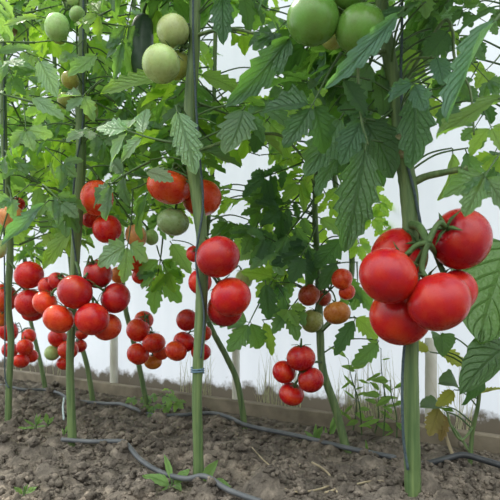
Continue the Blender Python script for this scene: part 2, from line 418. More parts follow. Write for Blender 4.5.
for u, vt, rr, lab in ((114, 322, .0125, 'pale wooden post at the film wall, left of the others'), (236, 318, .010, 'pale wooden post at the film wall behind the crooked stem'), (431, 338, .012, 'pale wooden post at the film wall behind the right plant')):
    b = wall_at(u, .0); bm = bmesh.new()
    zt = P(u, vt, b.y).z
    tube(bm, [Vector((b.x, b.y, -.05)), Vector((b.x, b.y, zt*.4)), Vector((b.x, b.y, zt*.7)), Vector((b.x, b.y, zt))], [rr]*4, 6, 10, knob=.05)
    tag(link('trim_%d' % ((114, 236, 431).index(u)+1), mesh('post', bm, M['post'])), lab, 'post', kind='structure')

# ------------------------------------------------------------------ plants
PROT = []     # (u, v, r, d): things leaves must not cover
GAPS = []     # (u, v, ru, rv): film seen between the leaves
SHOOTS = []   # leaf stalks running from a stem to a leaf's foot
class Plant: pass
PL = {}
def plant(key, name, label, cat, pts, rad, branches=()):
    """pts: (u, v, d) from the ground up; rad in px at that depth"""
    q = Plant(); w = [P(*p) for p in pts]; w[0].z = ground_z(w[0].x, w[0].y)-.015
    rr = [r*p[2]/F for r, p in zip(rad, pts)]
    root = empty(name, (w[0].x, w[0].y, ground_z(w[0].x, w[0].y))); tag(root, label, cat, 'tomato plants' if cat == 'tomato plant' else None)
    bm = bmesh.new(); tube(bm, w, rr, 10, 10, knob=.07)
    link('stem', mesh('stem', bm, M['stem']), root)
    for bpts, brad in branches:
        bw = [P(*p) for p in bpts]; bm = bmesh.new(); tube(bm, bw, [r*p[2]/F for r, p in zip(brad, bpts)], 8, 7, knob=.06)
        link('side_shoot', mesh('side_shoot', bm, M['stem']), root)
    q.root = root; q.path = smooth_path(w, 12); q.key = key; q.n = 0; PL[key] = q
    return q
TP = 'tomato_plant'; TC = 'tomato plant'
S1 = plant('S1', TP, 'nearest tomato plant with the thickest stem, at right, carrying the largest red cluster', TC,
    [(413, 512, .80), (412, 440, .80), (411, 350, .80), (412, 260, .80), (409, 195, .80), (402, 148, .80), (397, 100, .80), (388, 50, .80), (381, -10, .80), (380, -120, .80)],
    [8.6, 8.0, 7.6, 8.2, 9.2, 8.6, 7.6, 7, 6.5, 6], [([(410, 185, .80), (425, 177, .795), (447, 172, .78), (468, 168, .77)], [4.5, 3.8, 3.3, 3]),
     ([(396, 95, .8), (410, 62, .78), (432, 58, .76), (446, 62, .75)], [1.5, 1.3, 1.1, .9]), ([(388, 50, .8), (362, 58, .76), (358, 80, .75), (362, 122, .75), (368, 145, .75)], [2, 1.8, 1.6, 1.4, 1]),
     ([(395, 100, .8), (440, 25, .79), (452, 30, .78), (455, 60, .77), (470, 90, .76), (474, 135, .76)], [2, 1.8, 1.6, 1.5, 1.3, 1])])
S2 = plant('S2', TP, 'tomato plant with the straight stem rising past the two biggest central red tomatoes', TC,
    [(199, 487, .9), (198, 440, .9), (197, 390, .9), (200, 330, .9), (202, 285, .9), (202, 240, .9), (198, 205, .9), (192, 160, .9), (190, 110, .9), (194, 50, .9), (195, 0, .9), (196, -120, .9)],
    [5.6, 5.2, 5, 5.8, 6, 5.8, 6.2, 6.2, 6.4, 5.8, 5.6, 5], [([(196, 36, .9), (212, 31, .88), (236, 29, .86), (262, 36, .84)], [2.2, 2, 1.8, 1.2]),
     ([(193, 152, .9), (215, 145, .92), (240, 137, .92), (275, 134, .92), (292, 145, .92), (305, 160, .93)], [2.2, 2, 1.7, 1.6, 1.3, 1])])
S3 = plant('S3', TP, 'tomato plant at left whose stem stands behind the big crowded red cluster', TC,
    [(73, 453, 1.1), (71, 405, 1.1), (70, 360, 1.1), (72, 320, 1.1), (75, 260, 1.1), (79, 200, 1.1), (81, 150, 1.1), (80, 110, 1.1), (82, 60, 1.1), (83, 0, 1.1), (84, -100, 1.1)],
    [4.5, 4.3, 3.9, 4.1, 4.8, 5.2, 5.2, 4.6, 4.2, 4, 3.5])
S4 = plant('S4', TP, 'tomato plant nearest the left edge with a thin pale stem', TC,
    [(8, 431, 1.27), (9, 385, 1.27), (11, 340, 1.27), (8, 300, 1.27), (10, 255, 1.27), (8, 200, 1.27), (4, 140, 1.27), (3, 80, 1.27), (2, 0, 1.27), (2, -100, 1.27)],
    [3.4, 3.2, 3.4, 3.5, 3.6, 3.4, 3.4, 3.4, 3, 2.6])
S5 = plant('S5', TP, 'tomato plant with the leaning stem beside the low cluster of four red tomatoes', TC,
    [(349, 446, 1.15), (336, 410, 1.16), (323, 370, 1.17), (320, 330, 1.18), (318, 270, 1.2), (315, 210, 1.2), (318, 150, 1.22), (322, 60, 1.22), (322, -80, 1.22)],
    [4.6, 4.2, 4.0, 4, 3.2, 3, 3, 3, 2.5], [([(322, 330, 1.2), (345, 300, 1.26), (352, 262, 1.3), (345, 215, 1.32), (336, 190, 1.3), (330, 120, 1.3)], [2, 2.6, 3, 3, 2.8, 2.4])])
S6 = plant('S6', TP, 'tomato plant with the crooked bent stem behind the middle stem', TC,
    [(246, 425, 1.36), (238, 385, 1.36), (227, 358, 1.36), (210, 325, 1.36), (200, 290, 1.36), (206, 240, 1.36), (212, 180, 1.36), (214, 100, 1.36), (216, 0, 1.36), (216, -60, 1.36)],
    [3.2, 3, 3, 2.8, 2.4, 2.2, 2.2, 2.2, 2, 1.8])
S7 = plant('S7', TP, 'tomato plant behind the cluster with an orange fruit, left of the middle stem', TC,
    [(149, 412, 1.5), (141, 375, 1.5), (132, 335, 1.5), (125, 305, 1.5), (122, 260, 1.5), (124, 180, 1.5), (130, 90, 1.5), (134, 0, 1.5), (134, -60, 1.5)],
    [2.8, 2.6, 2.6, 2.6, 2.4, 2.2, 2, 2, 2])
S8 = plant('S8', TP, 'slim tomato plant leaning behind the big left cluster, with a pale unripe fruit low down', TC,
    [(94, 401, 1.68), (88, 370, 1.68), (80, 340, 1.68), (76, 320, 1.68), (70, 260, 1.68), (62, 180, 1.68), (56, 90, 1.68), (52, 0, 1.68), (52, -30, 1.68)],
    [2.8, 2.6, 2.4, 2.2, 2, 2, 2, 1.8, 1.6])
S9 = plant('S9', TP, 'farthest tomato plant at left, close to the film wall', TC,
    [(46, 388, 1.93), (41, 365, 1.93), (34, 335, 1.93), (27, 300, 1.93), (24, 240, 1.93), (24, 150, 1.93), (28, 60, 1.93), (30, 0, 1.93)],
    [2.4, 2.2, 2, 2, 1.8, 1.7, 1.6, 1.5])
S10 = plant('S10', 'cucumber_plant', 'cucumber vine at the right edge with broad leaves, some yellowing', 'cucumber plant',
    [(470, 464, 1.02), (472, 435, 1.02), (478, 405, 1.01), (481, 375, 1.0), (490, 345, .98), (503, 300, .98), (508, 220, .98), (505, 120, .98), (500, -40, .98)],
    [2.4, 2.2, 2.0, 2.2, 2.4, 2.4, 2.2, 2, 2], [([(474, 425, 1.02), (462, 440, 1.0), (452, 428, .99), (447, 412, .99)], [1.4, 1.3, 1.2, 1]), ([(486, 352, .99), (478, 330, .97), (488, 312, .95)], [1.8, 1.6, 1.5]),
     ([(470, 452, 1.02), (455, 430, 1.04), (443, 418, 1.05), (430, 405, 1.05)], [1.5, 1.4, 1.2, 1])])
bm = bmesh.new(); tube(bm, [P(402, 158, .797), P(401.5, 148, .795), P(400, 138, .797)], [.0126, .0136, .0115], 6, 12, knob=.12)
nd = link('node_scar', mesh('node_scar', bm, M['scar']), S1.root); nd['label'] = 'brown corky ring on the green stem'

# ------------------------------------------------------------------ tomatoes
def tomato_mesh(seed, flat, lobe, nl):
    bm = bmesh.new(); bmesh.ops.create_uvsphere(bm, u_segments=36, v_segments=24, radius=1)
    for v in bm.verts:
        x, y, z = v.co; th = math.atan2(y, x); rho = math.hypot(x, y)
        k = 1+lobe*math.cos(nl*th+seed)*(rho**1.5)*(.5+.5*max(0, z))+.02*math.sin(th*2+seed*2)*rho
        z2 = z*flat - .20*math.exp(-(rho/.24)**2)*(z > 0) + .05*math.exp(-(rho/.2)**2)*(z < 0)
        z2 -= lobe*1.3*(z > 0)*max(0, -math.cos(nl*th+seed))*math.exp(-((rho-.35)/.25)**2)
        v.co = (x*k, y*k, z2)
    return mesh('tomato', bm, M['tomato'])
TM = [tomato_mesh(1, .90, .012, 5), tomato_mesh(2, .93, .02, 4), tomato_mesh(4, .88, .028, 6), tomato_mesh(5, .84, .05, 7)]
def calyx_mesh(seed):
    rnd = random.Random(seed); bm = bmesh.new()
    n = rnd.choice((5, 5, 6))
    tube(bm, [Vector((0, 0, .68)), Vector((.01, 0, .80)), Vector((.02, .02, .98))], [.10, .075, .085], 3, 7)
    for k in range(n):
        a = 2*math.pi*k/n+rnd.uniform(-.25, .25); L = rnd.uniform(.5, .75); lift = rnd.uniform(.0, .35); rows = []
        for i in range(9):
            t = i/8; rr = .06+L*t; w = .085*math.sin(math.pi*(.18+.82*t))**.8*(1-t*.55)+.004
            z = .80+.12*math.sin(min(1, rr/.42)*math.pi/2)-max(0, rr-.3)*.30+lift*t*t*.6
            rows.append([bm.verts.new((rr*math.cos(a)-s*w*math.sin(a), rr*math.sin(a)+s*w*math.cos(a), z+abs(s)*.02+h)) for s, h in ((-1, 0), (0, .03), (1, 0), (0, -.01))])
        for A, B in zip(rows, rows[1:]):
            for j in range(4): bm.faces.new((A[j], A[(j+1) % 4], B[(j+1) % 4], B[j]))
    bmesh.ops.recalc_face_normals(bm, faces=bm.faces)
    return mesh('calyx', bm, M['calyx'])
CM = [calyx_mesh(i) for i in range(4)]
RED, DEEP, BRIGHT, ORED, ORANGE, PALEO, GREEN, PALEG, YELG, DULL = (.50, .012, .009), (.40, .009, .010), (.60, .028, .012), (.58, .048, .012), (.62, .16, .025), (.66, .30, .10), (.12, .22, .045), (.34, .45, .17), (.38, .42, .11), (.36, .05, .02)
TOM = []
def cluster(pl, hub, attach, group, items, thick=1.0, stalk=True):
    """items: (u, v, rx, rz, d, colour, label, axis or None, variant)"""
    hubw = P(*hub); att = P(*attach)
    bm = bmesh.new(); mid = att.lerp(hubw, .5)+Vector((0, 0, .008))
    br = .0022*thick; peds = []
    tube(bm, [att, mid, hubw], [br*1.25, br*1.15, br], 6, 7, knob=.1)
    for n_, it in enumerate(items):
        u, v, rx, rz, d, col, lab, ax, var = it
        c = P(u, v, d); rw = rx*d/F; rzw = rz*d/F
        a = Vector(ax) if ax else ((hubw-c).normalized()+Vector((0, 0, .75)))
        a.normalize(); q = Vector((0, 0, 1)).rotation_difference(a)
        rot = q @ Quaternion((0, 0, 1), R.uniform(0, 6.28))
        zs = rw+(rzw-rw)*max(0, a.z)
        o = link('tomato', TM[var % 4], mtx=Matrix.Translation(c) @ rot.to_matrix().to_4x4() @ Matrix.Diagonal((rw, rw, zs/.93 if rz != rx else rw, 1)))
        j = R.uniform(.92, 1.08); o.color = (col[0]*j, col[1]*R.uniform(.85, 1.15), col[2], 1)
        tag(o, lab, 'tomato', group)
        k = bpy.data.objects.new('calyx', CM[n_ % 4]); C.objects.link(k); k.parent = o
        top = c+a*(zs*.95)
        m2 = top+a*min(.012, rw*.5)
        pb = bmesh.new(); tube(pb, [hubw, hubw.lerp(m2, .55)+Vector((0, 0, .004)), m2, top], [br*.9, br*.75, br*.8, br*.85], 5, 6, knob=.1); peds.append(mesh('pedicel', pb, M['truss']))
        PROT.append((u, v, max(rx, rz), d)); TOM.append(o)
    t = link('fruit_truss', mesh('fruit_truss', bm, M['truss']), pl.root)
    for pm in peds:
        k = bpy.data.objects.new('pedicel', pm); C.objects.link(k); k.parent = t
G = 'tomatoes of the big near cluster at right'
cluster(S1, (428, 243, .735), (412, 225, .79), G, [
    (461, 239, 30.5, 30, .775, DEEP, 'big red tomato hanging apart at upper right of the near cluster, calyx on its left', (-.75, -.6, .35), 0),
    (399, 257, 29, 28, .815, RED, 'red tomato at the back upper left of the near right cluster, calyx over its front', (.55, -.75, .45), 1),
    (388, 276, 29.5, 29.5, .725, DEEP, 'big red tomato at the front left of the near right cluster', (.6, .35, .6), 0),
    (439, 302, 31, 31, .715, DEEP, 'big red tomato at the front lower centre of the near right cluster', (-.3, .4, .8), 1),
    (400, 317, 30, 29, .775, RED, 'lowest big red tomato of the near right cluster, under the others', (.3, .3, .9), 0),
    (453, 292, 24, 24, .79, RED, 'half hidden red tomato at the back right of the near cluster', (-.4, .1, .9), 1)], 2.1)
G = 'red tomatoes on the middle stem'
cluster(S2, (205, 270, .885), (203, 255, .90), G, [
    (218, 257, 22, 22, .855, DEEP, 'round deep red tomato in front of the middle stem, upper of the two large ones', (-.4, .5, .7), 0),
    (231, 297, 20.5, 20.5, .875, RED, 'large red tomato hanging just below the deep red one on the middle stem', (-.5, .5, .7), 1),
    (200, 282, 12, 14, .945, RED, 'red tomato peeking out behind the middle stem left of the large pair', None, 0),
    (225, 309, 18, 17.5, .915, DEEP, 'dark red tomato half hidden under the large pair on the middle stem', None, 1),
    (194, 254, 8, 9, .95, RED, 'small red sliver of a tomato left of the middle stem above the half hidden one', None, 0)], 1.2)
G = 'ripening tomatoes of the upper middle cluster'
cluster(S2, (187, 175, .93), (193, 160, .91), G, [
    (169, 187, 22, 17.5, .925, ORED, 'broad flattish orange red tomato left of the middle stem', (.2, .1, 1), 2),
    (202, 198, 19.5, 19.5, .965, ORED, 'orange red tomato right behind the middle stem', (-.3, .1, 1), 1),
    (173, 222, 16, 14.5, .945, (.19, .27, .10), 'single green tomato under the broad orange red one', (.2, .1, 1), 2)])
G = 'green tomatoes at the top of the middle stem'
cluster(S2, (186, 48, .895), (194, 52, .90), G, [
    (173, 31, 16, 17, .885, PALEG, 'upper pale green tomato beside the top of the middle stem', (.5, .4, .4), 1),
    (161, 64, 19.5, 19, .865, PALEG, 'largest pale green tomato beside the top of the middle stem', (.5, .3, .7), 0),
    (177, 65, 13, 16, .92, YELG, 'green tomato partly hidden behind the largest pale green one', None, 0)], 1.1)
G = 'big green tomatoes at the top right'
cluster(S1, (350, 8, .74), (383, 20, .79), G, [
    (313, 19, 26, 26.5, .71, GREEN, 'big green tomato at top, leftmost of the near green cluster', (.6, .2, .6), 1),
    (361, 30, 25.5, 25, .71, GREEN, 'big green tomato at top, right one of the near green cluster', (-.3, .5, .8), 0),
    (346, -12, 25, 24, .72, GREEN, 'green tomato cut off by the top edge between two big green ones', (.1, .6, .7), 2),
    (333, 36, 13, 14, .78, YELG, 'green tomato hidden behind the two big green ones', None, 0)], 1.5)
G = 'tomatoes of the big crowded left cluster'
cluster(S3, (82, 287, 1.06), (76, 262, 1.09), G, [
    (98, 274, 14.5, 15, 1.06, DEEP, 'red tomato at top right of the crowded left cluster, calyx facing the viewer', (-.25, -.55, .85), 0),
    (75, 292, 18, 17, 1.02, DEEP, 'central large deep red tomato of the crowded left cluster', (.4, .4, .8), 0),
    (115.5, 298, 15.5, 15.5, 1.055, DEEP, 'rightmost red tomato of the crowded left cluster', (-.8, -.35, .55), 1),
    (92, 319, 17, 16, 1.015, RED, 'lower right large red tomato at the front of the crowded left cluster', (-.1, .5, .85), 1),
    (58.5, 319, 16, 14, 1.03, ORED, 'lower left orange red flattened tomato of the crowded left cluster', (.3, .4, .85), 2),
    (45, 303, 12.5, 12.5, 1.07, ORED, 'small orange red tomato left of the central one in the crowded cluster', None, 0),
    (107, 327, 14.5, 13.5, 1.07, ORED, 'orange red tomato behind the lower right one in the crowded left cluster', None, 1),
    (57, 281, 9, 9, 1.13, RED, 'tomato mostly hidden above left of the central deep red one', None, 0),
    (47, 286, 9, 10, 1.15, RED, 'small red tomato wedged beside the round one near the left stem', None, 0)], 1.2)
G = 'tomatoes on the leftmost plant'
cluster(S4, (22, 287, 1.24), (10, 262, 1.26), G, [
    (29, 275, 14.5, 14.5, 1.2, RED, 'round red tomato right of the leftmost stem, upper of its cluster', (-.3, .3, .9), 1),
    (30, 303, 15, 14, 1.22, RED, 'red tomato just below the round one beside the leftmost stem', None, 0),
    (3, 298, 14.5, 14, 1.29, ORED, 'orange red tomato behind the leftmost stem at the left edge', None, 1),
    (33, 313, 11, 8, 1.27, RED, 'red tomato peeking out under the pair beside the leftmost stem', None, 0),
    (1, 318, 9, 9, 1.33, ORANGE, 'orange tomato low at the left edge behind the leftmost stem', None, 0)])
cluster(S4, (12, 200, 1.22), (7, 185, 1.27), 'upper tomatoes on the leftmost plant', [
    (11, 217, 12, 13, 1.24, PALEO, 'pale orange half ripe tomato behind the upper leftmost stem', None, 0),
    (2, 207, 9, 10, 1.30, ORED, 'orange red tomato at the left edge above the pale orange one', None, 0),
    (18, 204, 7, 6, 1.31, RED, 'small red tomato right of the upper leftmost stem', None, 1),
    (-1, 249, 8, 10, 1.2, PALEG, 'pale green tomato cut off by the left edge', None, 0)])
G = 'upper tomatoes on the left plant'
cluster(S3, (98, 178, 1.1), (81, 165, 1.1), G, [
    (97, 198, 17, 18, 1.07, ORED, 'large orange red tomato right of the left stem with a leaf tip across it', None, 1),
    (107, 229, 14.5, 15, 1.09, RED, 'red tomato under the large one right of the left stem, behind a hanging leaf', None, 0),
    (91, 220, 9, 9, 1.13, RED, 'small red tomato squeezed between two larger ones right of the left stem', None, 0),
    (136, 236, 10.5, 13, 1.12, PALEO, 'pale orange tomato right of the long hanging leaf', None, 0),
    (151, 237, 7.5, 8.5, 1.16, PALEG, 'small pale green tomato beside the pale orange one', None, 1)])
G = 'orange tomatoes behind the hanging leaf'
cluster(S7, (134, 246, 1.42), (123, 240, 1.49), G, [
    (137, 261, 11.5, 11, 1.40, ORED, 'orange red tomato below the pale orange one, top of its cluster', None, 1),
    (141, 276, 9, 8.5, 1.41, BRIGHT, 'bright red tomato in the small orange cluster behind the hanging leaf', None, 0),
    (119, 275, 8.5, 9, 1.45, ORANGE, 'orange tomato left of the hanging leaf tip', None, 0),
    (149, 281, 6.5, 6, 1.44, BRIGHT, 'small bright red tomato lowest in the orange cluster', None, 0)], .9)
G = 'tomatoes low behind the leftmost stem'
cluster(S9, (22, 331, 1.75), (33, 330, 1.92), G, [
    (8, 331, 10.5, 9.5, 1.72, RED, 'red tomato behind the leftmost stem, top left of the low cluster', None, 0),
    (29, 336, 7, 7.5, 1.70, BRIGHT, 'small bright red tomato at top right of the low leftmost cluster', None, 1),
    (25, 347, 8.5, 8.5, 1.66, BRIGHT, 'bright red tomato in the middle of the low leftmost cluster', None, 0),
    (10, 350, 8.5, 8.5, 1.74, RED, 'red tomato at the lower left of the low leftmost cluster', None, 1),
    (31, 356, 7, 7.5, 1.70, BRIGHT, 'lobed bright red tomato at the lower right of the low leftmost cluster', None, 3),
    (21, 361, 8, 7.5, 1.67, BRIGHT, 'lobed red tomato lowest in the low leftmost cluster', None, 3)], .8)
G = 'tomatoes low behind the left stem'
cluster(S8, (66, 335, 1.55), (77, 325, 1.67), G, [
    (57.5, 338, 9.5, 8.5, 1.50, RED, 'red tomato above the pale unripe one, left of the left stem', None, 1),
    (68, 350, 10, 9.5, 1.48, BRIGHT, 'bright red tomato behind the left stem', None, 0),
    (52, 353, 7.5, 8, 1.50, PALEG, 'pale green unripe tomato low at left, under a red one', None, 0),
    (65, 363, 8.5, 7, 1.52, BRIGHT, 'bright red tomato lowest behind the left stem', None, 1),
    (82, 333, 7, 7, 1.58, BRIGHT, 'small red tomato right of the left stem under the crowded cluster', None, 0),
    (80, 346, 7, 7, 1.58, RED, 'small red tomato right of the left stem, lower one', None, 0)], .8)
G = 'tomatoes of the low cluster with the orange fruit'
cluster(S7, (149, 330, 1.38), (129, 322, 1.5), G, [
    (144, 320, 9.5, 9.5, 1.43, ORED, 'orange red tomato at the back top of the low cluster with the orange fruit', None, 0),
    (138, 330, 11.5, 12, 1.36, BRIGHT, 'bright red tomato at upper left of the low cluster with the orange fruit', (.5, .1, .8), 1),
    (154, 343, 11.5, 10.5, 1.34, BRIGHT, 'bright red tomato in the middle of the low cluster with the orange fruit', (-.2, .3, .9), 2),
    (138, 354, 11.5, 11.5, 1.36, BRIGHT, 'bright red tomato at lower left of the low cluster with the orange fruit', (.5, .2, .8), 1),
    (161, 353, 8, 8, 1.40, ORED, 'half hidden orange red tomato at right of the low cluster with the orange fruit', None, 0),
    (153, 362, 9, 7.5, 1.40, ORANGE, 'yellow orange tomato at the bottom of the low cluster', None, 0)], .9)
G = 'small red tomatoes low at the middle stem'
cluster(S6, (199, 330, 1.28), (209, 322, 1.36), G, [
    (187, 320, 11, 11.5, 1.24, DEEP, 'dark red tomato left of the middle stem, top of the small low cluster', None, 0),
    (184, 342, 11, 11, 1.27, RED, 'red tomato left of the middle stem, centre of the small low cluster', None, 1),
    (176, 351, 11, 11, 1.25, ORED, 'orange red tomato leftmost in the small low cluster at the middle stem', None, 0),
    (201, 352, 10, 10, 1.26, RED, 'red tomato low behind the middle stem', None, 0),
    (204, 333, 7.5, 9, 1.30, BRIGHT, 'bright red tomato just right of the middle stem above the low one', None, 0)], .8)
G = 'ripening tomatoes among the leaves right of centre'
cluster(S5, (330, 290, 1.13), (318, 275, 1.2), G, [
    (309, 295, 10.5, 12.5, 1.13, DULL, 'dull orange red tomato left of the leaning stem', None, 0),
    (342, 279, 10.5, 11, 1.08, ORED, 'bright orange red tomato under the dark leaves right of the leaning stem', None, 1),
    (347, 292, 8.5, 8.5, 1.09, ORED, 'small orange red tomato in the leaf shade, right of the leaning stem', None, 0),
    (337, 313, 13.5, 11, 1.07, (.48, .15, .03), 'dark orange tomato right of the leaning stem, above the weeds', None, 2),
    (323, 298, 8.5, 9, 1.19, DULL, 'dark red tomato behind the leaning stem among other fruit', None, 0),
    (312, 321, 11, 12, 1.15, (.27, .26, .08), 'olive green tomato behind the leaning stem', None, 1)], .9)
G = 'low cluster of four red tomatoes'
cluster(S5, (300, 373, 1.06), (322, 362, 1.17), G, [
    (301, 358, 14.5, 13.5, 1.05, DEEP, 'top red tomato of the low cluster of four near the film wall', (.0, -.15, 1), 0),
    (284, 372, 12, 12, 1.075, RED, 'left red tomato of the low cluster of four near the film wall', (.6, -.2, .7), 1),
    (311, 380, 13, 12.5, 1.05, DEEP, 'right red tomato of the low cluster of four near the film wall', (-.5, -.1, .8), 1),
    (291.5, 394, 13, 11, 1.08, RED, 'bottom red tomato of the low cluster of four near the film wall', (.3, -.4, .8), 2)], .9)
G = 'unripe tomatoes at the upper left'
cluster(S3, (66, 10, 1.09), (82, 15, 1.1), G, [
    (57, 27, 12.5, 14.5, 1.05, PALEG, 'pale green tomato at the upper left among the leaves', None, 1),
    (77, 14, 8, 8, 1.09, PALEG, 'smaller pale green tomato right of the large one at the upper left', None, 0),
    (71, 2, 8.5, 8, 1.10, PALEG, 'pale green tomato at the top edge, upper left', None, 0),
    (59, 37, 8, 7, 1.12, YELG, 'yellow green tomato tucked under the large pale one at the upper left', None, 0)], .9)
cluster(S3, (79, 78, 1.08), (81, 70, 1.1), 'shaded unripe tomatoes on the left stem', [
    (70, 80, 9, 8, 1.06, (.34, .30, .08), 'olive green tomato in the leaf shade beside the left stem', None, 0),
    (66, 101, 8.5, 9, 1.10, (.24, .24, .07), 'dark olive tomato left of the left stem under a leaf', None, 0),
    (90, 110, 8, 11, 1.12, YELG, 'long yellow green tomato right of the left stem', None, 1)], .9)
cluster(S6, (236, 268, 1.33), (203, 262, 1.36), 'pale fruit behind the leaves', [
    (244, 279, 8.5, 10, 1.31, (.52, .52, .24), 'pale yellow green tomato right behind the large red pair', None, 1)], .8)
cluster(S5, (345, 200, 1.29), (338, 193, 1.3), 'pale fruit behind the leaves', [
    (348, 210, 8, 11, 1.29, (.52, .54, .22), 'pale yellow green tomato among the leaves left of the thick right stem', None, 1)], .8)
cluster(S9, (12, 24, 1.86), (28, 20, 1.93), 'far fruit at the top left', [
    (11, 29, 7.5, 7.5, 1.85, (.26, .13, .07), 'brownish tomato at the top left among pale leaves', None, 0)], .7)

# ------------------------------------------------------------------ leaves placed one by one
D1, D2, D3, LT, BL = (.5, .66, .82), (.9, 1.02, 1.25), (1.5, 1.45, 2.2), (1.75, 1.65, 1.15), (.66, .86, 1.45)  # darkest tint paints in shade, the light yellowish one paints in backlight
CAM = (0, -1, .25); UPH = (0, -.3, 1)
def lf(pl, a, b, d0, d1, kind, tint=D2, hint=None, var=None, sy=1.0):
    L = math.hypot(a[0]-b[0], a[1]-b[1])
    for t in (.45, .65, .85): PROT.append((a[0]+(b[0]-a[0])*t, a[1]+(b[1]-a[1])*t, L*(.15 if kind == 0 else .2)*min(1, sy), d0+(d1-d0)*t))
    A = P(a[0], a[1], d0); s_ = min((p for p, f in pl.path), key=lambda p: (p-A-Vector((0, 0, -.02))).length)
    o = place_leaf(pl.root, A, P(b[0], b[1], d1), kind, hint, var, tint, scale_y=sy)
    if .012 < (s_-A).length < .14: SHOOTS.append((o, s_.copy(), A))
    return o
# middle plant
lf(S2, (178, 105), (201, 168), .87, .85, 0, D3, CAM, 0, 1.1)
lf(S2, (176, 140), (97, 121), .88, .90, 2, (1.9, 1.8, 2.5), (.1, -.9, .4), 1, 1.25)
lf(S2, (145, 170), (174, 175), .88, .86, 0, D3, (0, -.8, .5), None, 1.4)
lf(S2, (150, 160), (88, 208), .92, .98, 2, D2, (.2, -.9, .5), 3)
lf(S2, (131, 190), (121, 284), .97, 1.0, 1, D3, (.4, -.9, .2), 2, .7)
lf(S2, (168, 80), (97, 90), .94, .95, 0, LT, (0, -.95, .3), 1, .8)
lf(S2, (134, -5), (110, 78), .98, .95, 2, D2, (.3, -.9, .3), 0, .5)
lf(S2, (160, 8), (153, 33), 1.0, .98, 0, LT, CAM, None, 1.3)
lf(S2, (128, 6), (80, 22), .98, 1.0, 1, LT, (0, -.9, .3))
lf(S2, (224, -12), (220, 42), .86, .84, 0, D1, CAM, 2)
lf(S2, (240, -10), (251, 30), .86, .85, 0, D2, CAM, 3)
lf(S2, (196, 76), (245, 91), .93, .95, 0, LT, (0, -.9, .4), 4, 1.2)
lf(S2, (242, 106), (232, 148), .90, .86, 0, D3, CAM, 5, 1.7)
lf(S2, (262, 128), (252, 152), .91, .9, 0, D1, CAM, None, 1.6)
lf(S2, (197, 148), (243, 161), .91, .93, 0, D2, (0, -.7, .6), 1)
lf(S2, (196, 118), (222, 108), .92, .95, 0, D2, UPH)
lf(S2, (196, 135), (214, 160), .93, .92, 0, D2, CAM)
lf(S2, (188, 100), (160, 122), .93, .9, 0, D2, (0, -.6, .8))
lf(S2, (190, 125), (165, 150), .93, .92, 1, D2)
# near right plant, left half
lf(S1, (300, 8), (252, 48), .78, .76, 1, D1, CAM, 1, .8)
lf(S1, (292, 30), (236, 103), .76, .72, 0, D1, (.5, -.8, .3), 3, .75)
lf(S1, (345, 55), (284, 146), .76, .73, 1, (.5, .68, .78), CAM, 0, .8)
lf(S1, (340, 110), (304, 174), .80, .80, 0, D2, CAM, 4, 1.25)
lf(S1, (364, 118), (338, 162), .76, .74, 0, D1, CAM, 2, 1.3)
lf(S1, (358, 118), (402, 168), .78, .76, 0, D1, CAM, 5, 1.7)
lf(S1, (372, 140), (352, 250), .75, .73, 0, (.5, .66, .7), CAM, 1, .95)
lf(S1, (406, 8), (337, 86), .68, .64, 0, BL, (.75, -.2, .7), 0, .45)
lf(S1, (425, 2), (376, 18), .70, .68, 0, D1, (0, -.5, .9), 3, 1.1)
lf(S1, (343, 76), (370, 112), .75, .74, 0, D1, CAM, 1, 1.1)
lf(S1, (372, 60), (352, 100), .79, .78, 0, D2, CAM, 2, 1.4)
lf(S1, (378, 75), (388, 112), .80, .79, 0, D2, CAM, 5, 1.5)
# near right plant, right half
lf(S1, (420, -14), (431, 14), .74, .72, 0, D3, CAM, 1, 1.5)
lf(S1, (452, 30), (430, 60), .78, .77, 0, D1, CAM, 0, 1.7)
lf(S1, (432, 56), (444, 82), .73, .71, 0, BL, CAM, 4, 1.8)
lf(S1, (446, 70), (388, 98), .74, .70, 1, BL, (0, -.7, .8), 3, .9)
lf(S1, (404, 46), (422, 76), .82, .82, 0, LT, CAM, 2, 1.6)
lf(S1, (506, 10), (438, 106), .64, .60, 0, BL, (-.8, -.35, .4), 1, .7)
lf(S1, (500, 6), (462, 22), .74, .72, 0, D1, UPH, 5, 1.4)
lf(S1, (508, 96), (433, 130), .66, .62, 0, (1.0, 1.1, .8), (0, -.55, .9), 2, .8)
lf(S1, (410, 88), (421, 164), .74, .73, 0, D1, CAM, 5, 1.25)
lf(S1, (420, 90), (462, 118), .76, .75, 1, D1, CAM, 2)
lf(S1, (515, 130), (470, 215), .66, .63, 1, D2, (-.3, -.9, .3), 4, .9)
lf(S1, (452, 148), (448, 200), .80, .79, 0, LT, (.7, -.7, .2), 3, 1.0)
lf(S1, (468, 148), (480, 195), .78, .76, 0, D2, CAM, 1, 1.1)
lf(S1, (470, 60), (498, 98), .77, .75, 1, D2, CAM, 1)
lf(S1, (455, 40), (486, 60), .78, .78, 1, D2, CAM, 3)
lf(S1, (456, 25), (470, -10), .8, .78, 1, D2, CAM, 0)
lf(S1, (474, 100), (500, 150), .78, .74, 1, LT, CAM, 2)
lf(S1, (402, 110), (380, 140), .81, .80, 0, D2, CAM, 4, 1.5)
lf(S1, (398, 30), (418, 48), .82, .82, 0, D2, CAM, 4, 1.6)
lf(S1, (440, 88), (474, 80), .79, .79, 1, D2, CAM)
